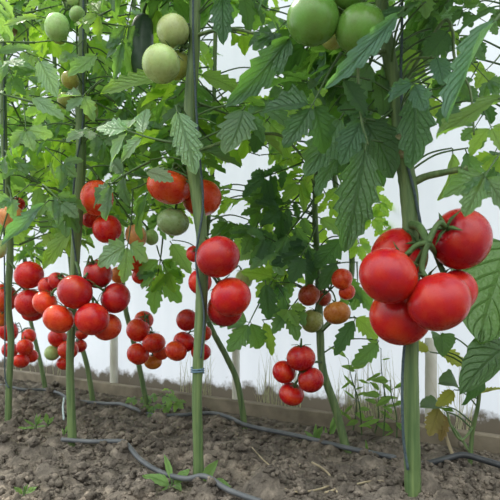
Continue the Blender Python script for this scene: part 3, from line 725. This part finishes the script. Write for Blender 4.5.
for (a, b, k, t) in (((480, 0), (452, 20), 1, D1), ((490, 25), (468, 52), 1, D1), ((470, 10), (498, 34), 1, D2), ((460, 60), (432, 96), 1, D1), ((478, 62), (455, 100), 1, D2), ((500, 50), (476, 86), 1, LT), ((460, -8), (436, 12), 0, D1),
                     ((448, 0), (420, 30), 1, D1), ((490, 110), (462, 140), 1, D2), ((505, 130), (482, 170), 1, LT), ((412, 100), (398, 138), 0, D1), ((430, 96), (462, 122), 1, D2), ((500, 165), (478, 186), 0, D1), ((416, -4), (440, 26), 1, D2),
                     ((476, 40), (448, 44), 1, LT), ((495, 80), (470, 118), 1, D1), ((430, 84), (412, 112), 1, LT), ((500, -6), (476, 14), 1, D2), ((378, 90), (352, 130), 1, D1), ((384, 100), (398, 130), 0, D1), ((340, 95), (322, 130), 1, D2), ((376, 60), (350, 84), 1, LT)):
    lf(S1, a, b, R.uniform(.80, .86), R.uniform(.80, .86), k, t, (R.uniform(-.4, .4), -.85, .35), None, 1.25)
# left plant
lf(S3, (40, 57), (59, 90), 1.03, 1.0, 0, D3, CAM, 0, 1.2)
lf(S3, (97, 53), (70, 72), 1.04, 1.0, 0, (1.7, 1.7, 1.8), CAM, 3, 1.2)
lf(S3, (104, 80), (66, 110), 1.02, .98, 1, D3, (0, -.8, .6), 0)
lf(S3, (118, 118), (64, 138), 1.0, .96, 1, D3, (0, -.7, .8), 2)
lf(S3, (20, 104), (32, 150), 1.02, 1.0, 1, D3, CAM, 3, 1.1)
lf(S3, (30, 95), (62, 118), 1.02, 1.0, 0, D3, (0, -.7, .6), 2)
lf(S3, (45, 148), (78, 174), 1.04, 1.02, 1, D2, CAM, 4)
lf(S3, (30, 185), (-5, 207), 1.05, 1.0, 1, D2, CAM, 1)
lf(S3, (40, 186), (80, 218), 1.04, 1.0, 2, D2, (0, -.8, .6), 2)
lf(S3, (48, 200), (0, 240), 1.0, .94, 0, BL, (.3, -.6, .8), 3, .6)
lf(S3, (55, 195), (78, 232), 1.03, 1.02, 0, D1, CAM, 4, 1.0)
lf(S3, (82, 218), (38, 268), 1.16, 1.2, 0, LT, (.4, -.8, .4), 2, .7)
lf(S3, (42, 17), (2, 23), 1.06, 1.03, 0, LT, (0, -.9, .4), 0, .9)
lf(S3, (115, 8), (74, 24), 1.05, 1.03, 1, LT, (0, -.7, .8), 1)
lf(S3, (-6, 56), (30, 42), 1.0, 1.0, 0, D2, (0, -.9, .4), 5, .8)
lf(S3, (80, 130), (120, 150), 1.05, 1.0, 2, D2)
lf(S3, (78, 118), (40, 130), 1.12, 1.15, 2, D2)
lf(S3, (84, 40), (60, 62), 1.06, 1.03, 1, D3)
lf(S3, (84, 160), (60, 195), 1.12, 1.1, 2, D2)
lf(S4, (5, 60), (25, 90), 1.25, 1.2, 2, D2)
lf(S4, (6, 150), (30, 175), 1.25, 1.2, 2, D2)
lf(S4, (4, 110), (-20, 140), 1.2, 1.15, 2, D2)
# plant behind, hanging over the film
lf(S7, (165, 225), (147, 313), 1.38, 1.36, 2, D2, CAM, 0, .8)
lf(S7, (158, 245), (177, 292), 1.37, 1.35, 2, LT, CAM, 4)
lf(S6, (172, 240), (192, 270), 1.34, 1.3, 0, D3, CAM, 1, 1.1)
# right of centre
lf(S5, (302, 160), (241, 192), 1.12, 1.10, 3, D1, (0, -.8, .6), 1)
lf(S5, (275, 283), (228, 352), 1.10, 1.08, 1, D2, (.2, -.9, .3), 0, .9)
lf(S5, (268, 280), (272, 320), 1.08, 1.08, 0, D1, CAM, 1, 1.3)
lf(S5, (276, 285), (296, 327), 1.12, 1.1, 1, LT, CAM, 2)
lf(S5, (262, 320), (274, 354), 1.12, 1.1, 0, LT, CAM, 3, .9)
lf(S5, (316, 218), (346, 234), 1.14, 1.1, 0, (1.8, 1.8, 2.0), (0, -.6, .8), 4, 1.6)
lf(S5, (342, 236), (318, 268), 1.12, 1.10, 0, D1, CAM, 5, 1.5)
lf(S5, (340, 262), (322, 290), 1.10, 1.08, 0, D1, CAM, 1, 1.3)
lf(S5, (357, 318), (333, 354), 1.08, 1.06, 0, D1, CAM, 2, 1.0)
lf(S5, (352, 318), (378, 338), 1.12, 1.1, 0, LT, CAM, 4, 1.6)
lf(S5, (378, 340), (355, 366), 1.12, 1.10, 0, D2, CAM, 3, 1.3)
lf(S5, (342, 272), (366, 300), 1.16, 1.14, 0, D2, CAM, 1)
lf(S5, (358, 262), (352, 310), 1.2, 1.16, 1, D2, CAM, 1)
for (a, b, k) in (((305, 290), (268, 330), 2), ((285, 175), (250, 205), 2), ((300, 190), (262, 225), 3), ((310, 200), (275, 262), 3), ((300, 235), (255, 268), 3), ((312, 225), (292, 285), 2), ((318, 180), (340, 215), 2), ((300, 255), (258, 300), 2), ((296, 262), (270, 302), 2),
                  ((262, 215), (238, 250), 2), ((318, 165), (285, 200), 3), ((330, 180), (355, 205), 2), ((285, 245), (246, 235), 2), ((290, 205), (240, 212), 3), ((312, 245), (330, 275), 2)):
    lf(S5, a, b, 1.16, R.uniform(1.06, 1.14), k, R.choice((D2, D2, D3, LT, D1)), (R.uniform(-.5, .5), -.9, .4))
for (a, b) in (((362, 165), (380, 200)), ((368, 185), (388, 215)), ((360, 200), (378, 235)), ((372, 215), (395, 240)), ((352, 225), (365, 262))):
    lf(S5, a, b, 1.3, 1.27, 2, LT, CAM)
# cucumber vine leaves
lf(S10, (512, 236), (467, 330), .93, .86, 'c', (1, 1.05, 1), (-.35, -.85, .45), 0, .95)
lf(S10, (512, 345), (464, 372), .90, .82, 'c', (.9, 1.0, 1.05), (-.1, -.6, .75), 1, .6)
lf(S10, (442, 333), (445, 352), 1.04, 1.0, 'c', (.9, 1, .8), CAM, 2, 1)
lf(S10, (430, 352), (412, 342), 1.05, 1.04, 'y', (1, 1, 1), CAM, 0)
lf(S10, (438, 350), (466, 366), 1.05, 1.03, 'y', (1, 1.05, 1), CAM, 1)
lf(S10, (462, 392), (446, 378), 1.02, .98, 'c', (1.05, 1.1, 1), (0, -.6, .8), 2)
lf(S10, (478, 365), (466, 405), .95, .93, 'c', (.8, 1, .9), (.7, -.7, .2), 0, .6)
lf(S10, (478, 395), (500, 388), 1.0, .98, 'y', (1.1, 1.1, 1), UPH, 2)
lf(S10, (455, 390), (440, 405), 1.0, .98, 'y', (1.2, 1.1, 1), CAM, 0, 1.2)
lf(S10, (447, 412), (424, 398), 1.03, 1.0, 'c', (1.2, 1.2, 1), UPH, 1)
lf(S10, (440, 405), (430, 436), 1.03, 1.02, 'x', (1, 1, 1), CAM, 0, 1.3)
lf(S10, (446, 412), (442, 440), 1.04, 1.02, 'x', (.8, .7, .7), CAM, 1)
lf(S10, (500, 150), (520, 200), .95, .9, 'c')

# ------------------------------------------------------------------ leaves growing up the stems
for q in ('S1', 'S2'):
    for p, f in PL[q].path:
        u, v = proj(p)
        if 0 < v < 500: PROT.append((u, v, 7 if q == 'S1' else 5, p.y+.004))
for v_ in (25, 38, 50, 62): PROT.append((143, v_, 11, .99))
GAPS += [(232, 82, 20, 16), (250, 172, 20, 24), (437, 150, 22, 26), (436, 205, 30, 22), (175, 285, 24, 34), (386, 30, 6, 12), (442, 30, 9, 8), (40, 330, 60, 30), (262, 60, 10, 12),
         (253, 215, 8, 8), (280, 58, 8, 7), (480, 250, 18, 40), (110, 270, 8, 20), (385, 190, 7, 14), (215, 175, 6, 8), (330, 130, 6, 8), (232, 330, 20, 30), (375, 215, 8, 14), (205, 20, 5, 14)]
def floor_row(u):
    for lim, v in ((30, 262), (100, 262), (125, 250), (165, 244), (210, 225), (240, 262), (350, 300), (372, 245), (400, 215), (430, 120)):
        if u < lim: return v
    return 190
def ok(a, b, side):
    x = b-a
    for t in (.25, .45, .6, .75, .9, 1.0):
        for s in (-.3, -.15, 0, .15, .3):
            p = a+x*t+side*(s*x.length*(1.1 if .4 < t < .9 else .4))
            if p.y < .3: return False
            u, v = proj(p)
            if v > floor_row(u): return False
            for (gu, gv, ru, rv) in GAPS:
                if ((u-gu)/ru)**2+((v-gv)/rv)**2 < .8: return False
            for (tu, tv, r, d) in PROT:
                if p.y < d+.01 and (u-tu)**2+(v-tv)**2 < (r*.92)**2: return False
            w = (p.x-WA.x)*WN.x+(p.y-WA.y)*WN.y
            if w < .02: return False
    return True
def grow(pl, n, zlo, zhi, Lr=(.12, .2), tints=(D2,), spread=.05, back=0.0, kinds=(2, 3, 3), tries=40):
    got = 0; cand = [p for p, f in pl.path if zlo < p.z < zhi]
    for _ in range(n*tries):
        if got >= n: break
        s = R.choice(cand); az = R.uniform(0, 2*math.pi); L = R.uniform(*Lr)
        dr = Vector((math.cos(az), math.sin(az), 0))
        if back and dr.y < back-.6: continue
        a = s+dr*R.uniform(0, spread)+Vector((0, 0, R.uniform(-.02, .02)))
        el = R.uniform(-.9, .35); b = a+(dr*math.cos(el)+Vector((0, 0, math.sin(el))))*L
        side = (b-a).normalized().cross(Vector((0, 0, 1)))
        if not ok(a, b, side): continue
        o = place_leaf(pl.root, a, b, R.choice(kinds), (R.uniform(-.5, .5), R.uniform(-.9, .1), .8), None, R.choice(tints)); got += 1
        if (a-s).length > .012: SHOOTS.append((o, s.copy(), a))
    return got
cnt = {}
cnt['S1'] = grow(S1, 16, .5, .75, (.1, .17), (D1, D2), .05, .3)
cnt['S1b'] = grow(S1, 28, .72, 1.05, (.14, .22), (D1, D2), .06)  # this and the next two start leaves above the view, added for shade
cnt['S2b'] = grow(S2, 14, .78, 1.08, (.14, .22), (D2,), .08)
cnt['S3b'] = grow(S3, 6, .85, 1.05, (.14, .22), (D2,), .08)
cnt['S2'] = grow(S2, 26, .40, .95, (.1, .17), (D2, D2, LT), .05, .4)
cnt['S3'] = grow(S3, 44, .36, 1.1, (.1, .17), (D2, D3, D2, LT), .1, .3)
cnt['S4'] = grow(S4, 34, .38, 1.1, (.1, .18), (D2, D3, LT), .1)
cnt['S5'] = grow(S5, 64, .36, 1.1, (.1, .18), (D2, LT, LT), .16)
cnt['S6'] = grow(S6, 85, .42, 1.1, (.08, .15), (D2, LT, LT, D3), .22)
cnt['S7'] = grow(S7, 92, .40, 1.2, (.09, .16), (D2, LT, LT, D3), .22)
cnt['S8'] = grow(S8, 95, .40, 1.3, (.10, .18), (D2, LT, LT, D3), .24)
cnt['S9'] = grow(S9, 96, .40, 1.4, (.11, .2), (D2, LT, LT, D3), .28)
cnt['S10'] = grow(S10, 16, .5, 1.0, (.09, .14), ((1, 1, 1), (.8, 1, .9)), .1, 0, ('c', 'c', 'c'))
print('leaves grown', cnt)

for o, a, b in SHOOTS:
    bm = bmesh.new(); L = (b-a).length; m = a.lerp(b, .5)+Vector((0, .08*L, .12*L)); r0 = .0010+.004*min(L, .25)
    tube(bm, [a, m, b], [r0*1.2, r0, r0*.8], 5, 6)
    bm.transform((Matrix.Translation(o.parent.location) @ o.matrix_basis).inverted())
    k = bpy.data.objects.new('petiole', mesh('petiole', bm, M['petiole'])); C.objects.link(k); k.parent = o

# ------------------------------------------------------------------ cucumber fruit
def cucumber(c0, c1, r, label):
    bm = bmesh.new(); ax = c1-c0; n = 22; sd = 28; rings = []
    t = ax.normalized(); x = t.orthogonal().normalized(); y = t.cross(x)
    for i in range(n+1):
        f = i/n; rr = r*(1-abs(2*f-1)**6)**.5*(.82+.18*math.sin(math.pi*f)) if 0 < i < n else r*.12
        p = c0+ax*f+x*(.05*ax.length*math.sin(math.pi*f))
        rings.append([bm.verts.new(p+(x*math.cos(2*math.pi*j/sd)+y*math.sin(2*math.pi*j/sd))*rr*(1+.035*math.cos(7*2*math.pi*j/sd))) for j in range(sd)])
    for A, B in zip(rings, rings[1:]):
        for j in range(sd): bm.faces.new((A[j], A[(j+1) % sd], B[(j+1) % sd], B[j]))
    bm.faces.new(list(reversed(rings[0]))); bm.faces.new(rings[-1])
    bmesh.ops.recalc_face_normals(bm, faces=bm.faces)
    o = link('cucumber', mesh('cucumber', bm, simple('cucumber_skin', (.018, .045, .025), (.05, .085, .055), 60, .45)))
    tag(o, label, 'cucumber')
    bm = bmesh.new(); tube(bm, [c0+ax*.01, c0-ax*.05, c0-ax*.16+Vector((.004, 0, 0))], [r*.16, r*.12, r*.10], 4, 7)
    k = bpy.data.objects.new('fruit_stalk', mesh('fruit_stalk', bm, M['truss'])); C.objects.link(k); k.parent = o
cucumber(P(144, 14, .99), P(143, 80, .99), .020, 'dark green cucumber hanging behind the pale green tomatoes')

# ------------------------------------------------------------------ strings and hoses
def strand(name, label, cat, pts, r, m, n=8, grp=None):
    bm = bmesh.new(); tube(bm, pts, [r]*len(pts), n, 8)
    return tag(link(name, mesh(name, bm, m)), label, cat, grp)
strand('support_string', 'dark blue support string hanging beside the near right stem', 'string', [P(402, -150, .79), P(402, 20, .79), P(401, 78, .785), P(405, 150, .787), P(416, 200, .787), P(421, 250, .79), P(404, 350, .787), P(403, 430, .787), P(408, 470, .787)], .0019, M['twine'], 8, 'support strings')
strand('support_string', 'dark blue support string along the upper middle stem', 'string', [P(193, -150, .885), P(193, 20, .885), P(194, 60, .885), P(196, 105, .887), P(199, 150, .889), P(203, 205, .889), P(196, 260, .888), P(204, 310, .888), P(201, 358, .887)], .0017, M['twine'], 8, 'support strings')
strand('support_string', 'dark support string twisting along the left stem', 'string', [P(84, -100, 1.09), P(83, 60, 1.09), P(83, 120, 1.09), P(76, 165, 1.085), P(72, 220, 1.085), P(76, 260, 1.088), P(80, 290, 1.09)], .0018, M['twine'], 8, 'support strings')
strand('support_string', 'grey support string along the leftmost stem', 'string', [P(2, -100, 1.25), P(4, 100, 1.25), P(4, 220, 1.255), P(5, 320, 1.255), P(5, 375, 1.26), P(9, 388, 1.25)], .0016, M['twine'], 8, 'support strings')
bm = bmesh.new(); c = P(197.5, 371, .9)
tube(bm, [c+Vector((.0095*math.cos(a), .0095*math.sin(a), .0016*a/6.28*2-.003)) for a in np.linspace(0, 6.28*2.6, 20)], [.0013]*20, 3, 6)
o = link('string_tie', mesh('string_tie', bm, simple('blue_twine', (.06, .12, .17), (.14, .22, .28), 300, .8))); tag(o, 'blue string tie wound round the middle stem', 'string')
strand('cord', 'white cord hanging from the grey hose left of the left stem', 'string', [P(64, 398, 1.28), P(63, 408, 1.26), P(64, 420, 1.24)], .0022, M['paletwine'])
def on_ground(us, r, lift=0):
    pts = []
    for u, v in us:
        d = gd(v); p = P(u, v, d); p.z = ground_z(p.x, p.y)*.5+r*.6+.002+lift; pts.append(p)
    return pts
strand('drip_hose', 'long grey drip hose along the back row, lying on the soil before the base board', 'hose',
    on_ground([(-40, 386), (0, 390), (25, 392), (46, 391), (60, 396), (72, 402), (105, 405), (122, 411), (150, 417), (175, 418), (210, 415), (228, 420), (250, 428), (300, 438), (347, 450), (395, 462)], .0046, .004), .0046, M['hose'])
strand('drip_hose', 'black hose lifting off the soil behind the near right stem', 'hose',
    [P(400, 466, .99), P(424, 464, .985), P(445, 459, .98), P(462, 455, .985), P(480, 459, .98), P(503, 466, .965), P(540, 476, .94)], .0052, M['hosedark'])
strand('drip_hose', 'grey hose curving through the front soil between the left stem and the middle stem', 'hose',
    on_ground([(62, 453), (90, 456), (121, 458)], .004, .017)+on_ground([(128, 462), (140, 470), (160, 481), (185, 490), (205, 494), (228, 501), (260, 512)], .0045, .012), .0042, M['hose'])

# ------------------------------------------------------------------ weeds, grass and litter
def weed(name, label, u, v, specs, grp=None, stemh=0):
    d = gd(v); p = P(u, v, d); p.z = ground_z(p.x, p.y); root = empty(name, p); tag(root, label, 'weed', grp)
    bm = bmesh.new(); tube(bm, [p-Vector((0, 0, .01)), p+Vector((0, 0, .01)), p+Vector((.001, 0, max(.015, stemh)))], [.0016, .0014, .001], 4, 6)
    link('stem', mesh('stem', bm, M['petiole']), root)
    for (du, dv, dd, k, hgt) in specs:
        a = p+Vector((0, 0, hgt)); b = a+Vector((du*d/F, dd, -dv*d/F))
        place_leaf(root, a, b, k, (R.uniform(-.3, .3), -.7, .75), None, (1, 1, 1))
    return root
weed('weed_seedling', 'broad leaved green seedling at the foot of the middle stem', 205, 488, [(10, -24, -.02, 'w', .005), (24, -6, -.03, 'w', .004), (-9, -6, -.02, 'b', .004)])
weed('weed_seedling', 'green seedling beside the front hose left of the middle stem', 172, 487, [(-24, -18, -.01, 'w', .004), (15, -19, .0, 'w', .004), (-7, -28, .02, 'b', .008), (9, -7, -.03, 'w', .004), (-4, -3, -.03, 'b', .004)])
weed('weed_seedling', 'tiny green seedling on the soil between the two left stems', 36, 440, [(-13, -7, 0, 'b', .002), (9, -11, 0, 'b', .002), (11, -4, -.02, 'b', .002), (3, -13, 0, 'b', .004), (-5, -11, .02, 'b', .004), (-14, -2, -.02, 'b', .002)])
weed('weed_seedling', 'little bright green sprout just right of the tiny seedling at left', 48, 430, [(-2, -12, 0, 'w', .004), (6, -8, -.01, 'w', .004)])
weed('weed_seedling', 'thin green sprout left of the foot of the left stem', 64, 440, [(4, -12, 0, 'b', .002), (-3, -8, 0, 'b', .002)])
weed('weed_seedling', 'green weed beside the grey hose left of the leaning stem', 314, 439, [(-8, -12, 0, 'w', .004), (9, -16, 0, 'w', .004), (14, -6, 0, 'b', .004), (-12, -4, -.01, 'b', .004), (3, -18, 0, 'b', .005)])
weed('weed_seedling', 'upright narrow weed close to the foot of the leaning stem', 329, 440, [(6, -34, 0, 'b', .004), (3, -22, 0, 'b', .004), (-4, -14, 0, 'b', .004)])
weed('weed_seedling', 'single green blade on the soil right of the leaning stem', 366, 452, [(2, -16, 0, 'b', .001)])
weed('weed_seedling', 'green sprout at the bottom edge of the soil at left', 24, 503, [(-10, -8, 0, 'w', .004), (12, -7, 0, 'w', .004), (2, -10, 0, 'w', .004)])
def tall_weed(label, u, v, h, sp, seed):
    rr = random.Random(seed); d = gd(v); p = P(u, v, d); p.z = ground_z(p.x, p.y)
    root = empty('tall_weed', p); tag(root, label, 'weed'); top = P(u+sp, v-h, d-.03)
    bm = bmesh.new(); pts = [p-Vector((0, 0, .01)), p.lerp(top, .4)+Vector((.006, 0, 0)), p.lerp(top, .75), top]
    tube(bm, pts, [.0016, .0014, .001, .0006], 6, 6); link('stem', mesh('stem', bm, M['petiole']), root)
    for i in range(7):
        f = .2+.8*i/6; a = p.lerp(top, f); L = rr.uniform(14, 26)*d/F; s = 1 if i % 2 else -1
        b = a+Vector((s*L*rr.uniform(.5, .9), -L*rr.uniform(0, .4), L*rr.uniform(-.5, .7)))
        place_leaf(root, a, b, rr.choice(('b', 'w')), (rr.uniform(-.3, .3), -.8, .6), None, (1.15, 1.15, .9))
tall_weed('tall green weed in front of the film, just right of the leaning stem', 362, 434, 75, -14, 1)
tall_weed('tall green weed in front of the film, left of the near right stem', 383, 438, 90, -2, 2)
tall_weed('short bushy weed at the base board between the leaning stem and the near right stem', 372, 436, 45, 8, 3)
tall_weed('grassy weed with narrow blades rising beside the wall, nearest the near right stem', 396, 442, 62, -6, 4)
tall_weed('thin weed at the film wall between the two taller weeds', 352, 432, 60, 4, 5)
# a wilted heap at the foot of the stem with the orange fruit
d = gd(414); p = P(170, 411, d); root = empty('wilted_cutting', P(165, 414, d)); root.location.z = ground_z(p.x, p.y); tag(root, 'wilted grey green leafy cutting lying on the soil before the board', 'cutting')
for i in range(12):
    a = p+Vector((R.uniform(-.07, .03), R.uniform(-.02, .05), R.uniform(.012, .05))); an = R.uniform(0, 6.28); L = R.uniform(.05, .08)
    place_leaf(root, a, a+Vector((math.cos(an)*L, -abs(math.sin(an))*L*.6, R.uniform(-.03, .012))), R.choice((1, 2)), (0, -.5, .8), None, (1.7, 1.6, 1.9))
def blades(name, label, cat, spots, m, hr, wr, lean=.35):
    bm = bmesh.new()
    for p in spots:
        h = R.uniform(*hr); w = R.uniform(*wr); az = R.uniform(0, 6.28); ln = R.uniform(.05, lean)*h
        dx, dy = math.cos(az)*ln, math.sin(az)*ln*.4; rows = []
        for i in range(6):
            t = i/5; c = p+Vector((dx*t*t, dy*t*t-.0, h*(t-.15*t*t)))
            ww = w*(1-t)**.7; rows.append([bm.verts.new(c+Vector((-ww, 0, 0))), bm.verts.new(c+Vector((0, -ww*.6, 0))), bm.verts.new(c+Vector((ww, 0, 0)))])
        for A, B in zip(rows, rows[1:]):
            for j in range(2): bm.faces.new((A[j], A[j+1], B[j+1], B[j]))
    return tag(link(name, mesh(name, bm, m)), label, cat, kind='stuff')
sp = []
for u0, u1, n in ((255, 300, 60), (330, 420, 110), (175, 210, 30), (0, 60, 20), (430, 470, 25)):
    for _ in range(n):
        p = wall_at(R.uniform(u0, u1), R.uniform(-.012, -.002)); p.z = .0; sp.append(p)
blades('dry_grass', 'thin dry grass standing along the foot of the film wall', 'grass', sp, M['drygrass'], (.06, .22), (.0005, .0012))
# straws lying on the soil
def straw(us, r, label):
    strand('straw', label, 'straw', on_ground(us, r, .004), r, M['straw'], 5, 'straws on the soil')
straw([(312, 466), (322, 472), (330, 480), (333, 492), (338, 500)], .0017, 'long curved dry straw on the front soil')
straw([(262, 488), (290, 498), (312, 497), (330, 492)], .0015, 'dry straw lying at the bottom, crossing the curved one')
straw([(325, 500), (345, 494), (372, 487), (384, 488)], .0016, 'dry straw on the front soil left of the near right stem')
straw([(280, 470), (296, 470), (300, 466)], .0013, 'short dry straw at the middle of the front soil')
straw([(252, 450), (262, 462), (272, 470)], .0012, 'pale thin straw right of the middle stem')
straw([(424, 475), (440, 490), (452, 496)], .0014, 'dry straw right of the foot of the near right stem')
bm = bmesh.new(); tube(bm, [P(443, 425, 1.04), P(449, 445, 1.035), P(458, 468, 1.0)], [.0028, .003, .0034], 6, 7, knob=.2)
tag(link('dead_stem', mesh('dead_stem', bm, M['straw'])), 'dry straw coloured dead stem left of the cucumber vine', 'stem')

# ------------------------------------------------------------------ camera and light
cam = bpy.data.cameras.new('camera'); co = bpy.data.objects.new('camera', cam); C.objects.link(co)
cam.sensor_width = 36; cam.lens = F/500*36; cam.shift_y = (HZ-250)/500; cam.clip_start = .02
co.location = (0, 0, CAMH); co.rotation_euler = (math.pi/2, 0, 0); sc.camera = co
cam.dof.use_dof = True; cam.dof.focus_distance = .98; cam.dof.aperture_fstop = 14

w = bpy.data.worlds.new('world'); sc.world = w; w.use_nodes = True; nt = w.node_tree
bg = nt.nodes['Background']; tc = N(nt, 'TexCoord'); sep = N(nt, 'SeparateXYZ'); nt.links.new(tc.outputs['Generated'], sep.inputs[0])
mr = N(nt, 'MapRange'); mr.inputs[1].default_value = -.3; mr.inputs[2].default_value = .8; nt.links.new(sep.outputs['Z'], mr.inputs[0])
inner = ramp(nt, mr.outputs[0], [(0, (.13, .13, .10)), (.3, (.24, .27, .23)), (.48, (.5, .54, .55)), (.72, (1.15, 1.2, 1.2)), (1, (1.5, 1.55, 1.5))])   # other rows of plants, then the roof film
outer = ramp(nt, mr.outputs[0], [(0, (.30, .31, .26)), (.28, (.80, .86, .90)), (1, (.90, .97, 1.0))])
my = N(nt, 'MapRange'); my.inputs[1].default_value = -.35; my.inputs[2].default_value = .2; nt.links.new(sep.outputs['Y'], my.inputs[0])
nt.links.new(mixc(nt, my.outputs[0], inner, outer), bg.inputs[0])
bg.inputs[1].default_value = 2.1
sun = bpy.data.lights.new('sun', 'SUN'); so = bpy.data.objects.new('sun', sun); C.objects.link(so)
sun.energy = 6.5; sun.angle = math.radians(8); sun.color = (1, .94, .82)
so.rotation_euler = Vector((-.58, .62, .95)).to_track_quat('Z', 'Y').to_euler()
sc.view_settings.view_transform = 'Standard'; sc.view_settings.look = 'None'; sc.view_settings.exposure = 0.18; sc.view_settings.gamma = 1; sc.view_settings.use_curve_mapping = False
sc.cycles.use_denoising = True; sc.cycles.max_bounces = 8; sc.cycles.transparent_max_bounces = 8
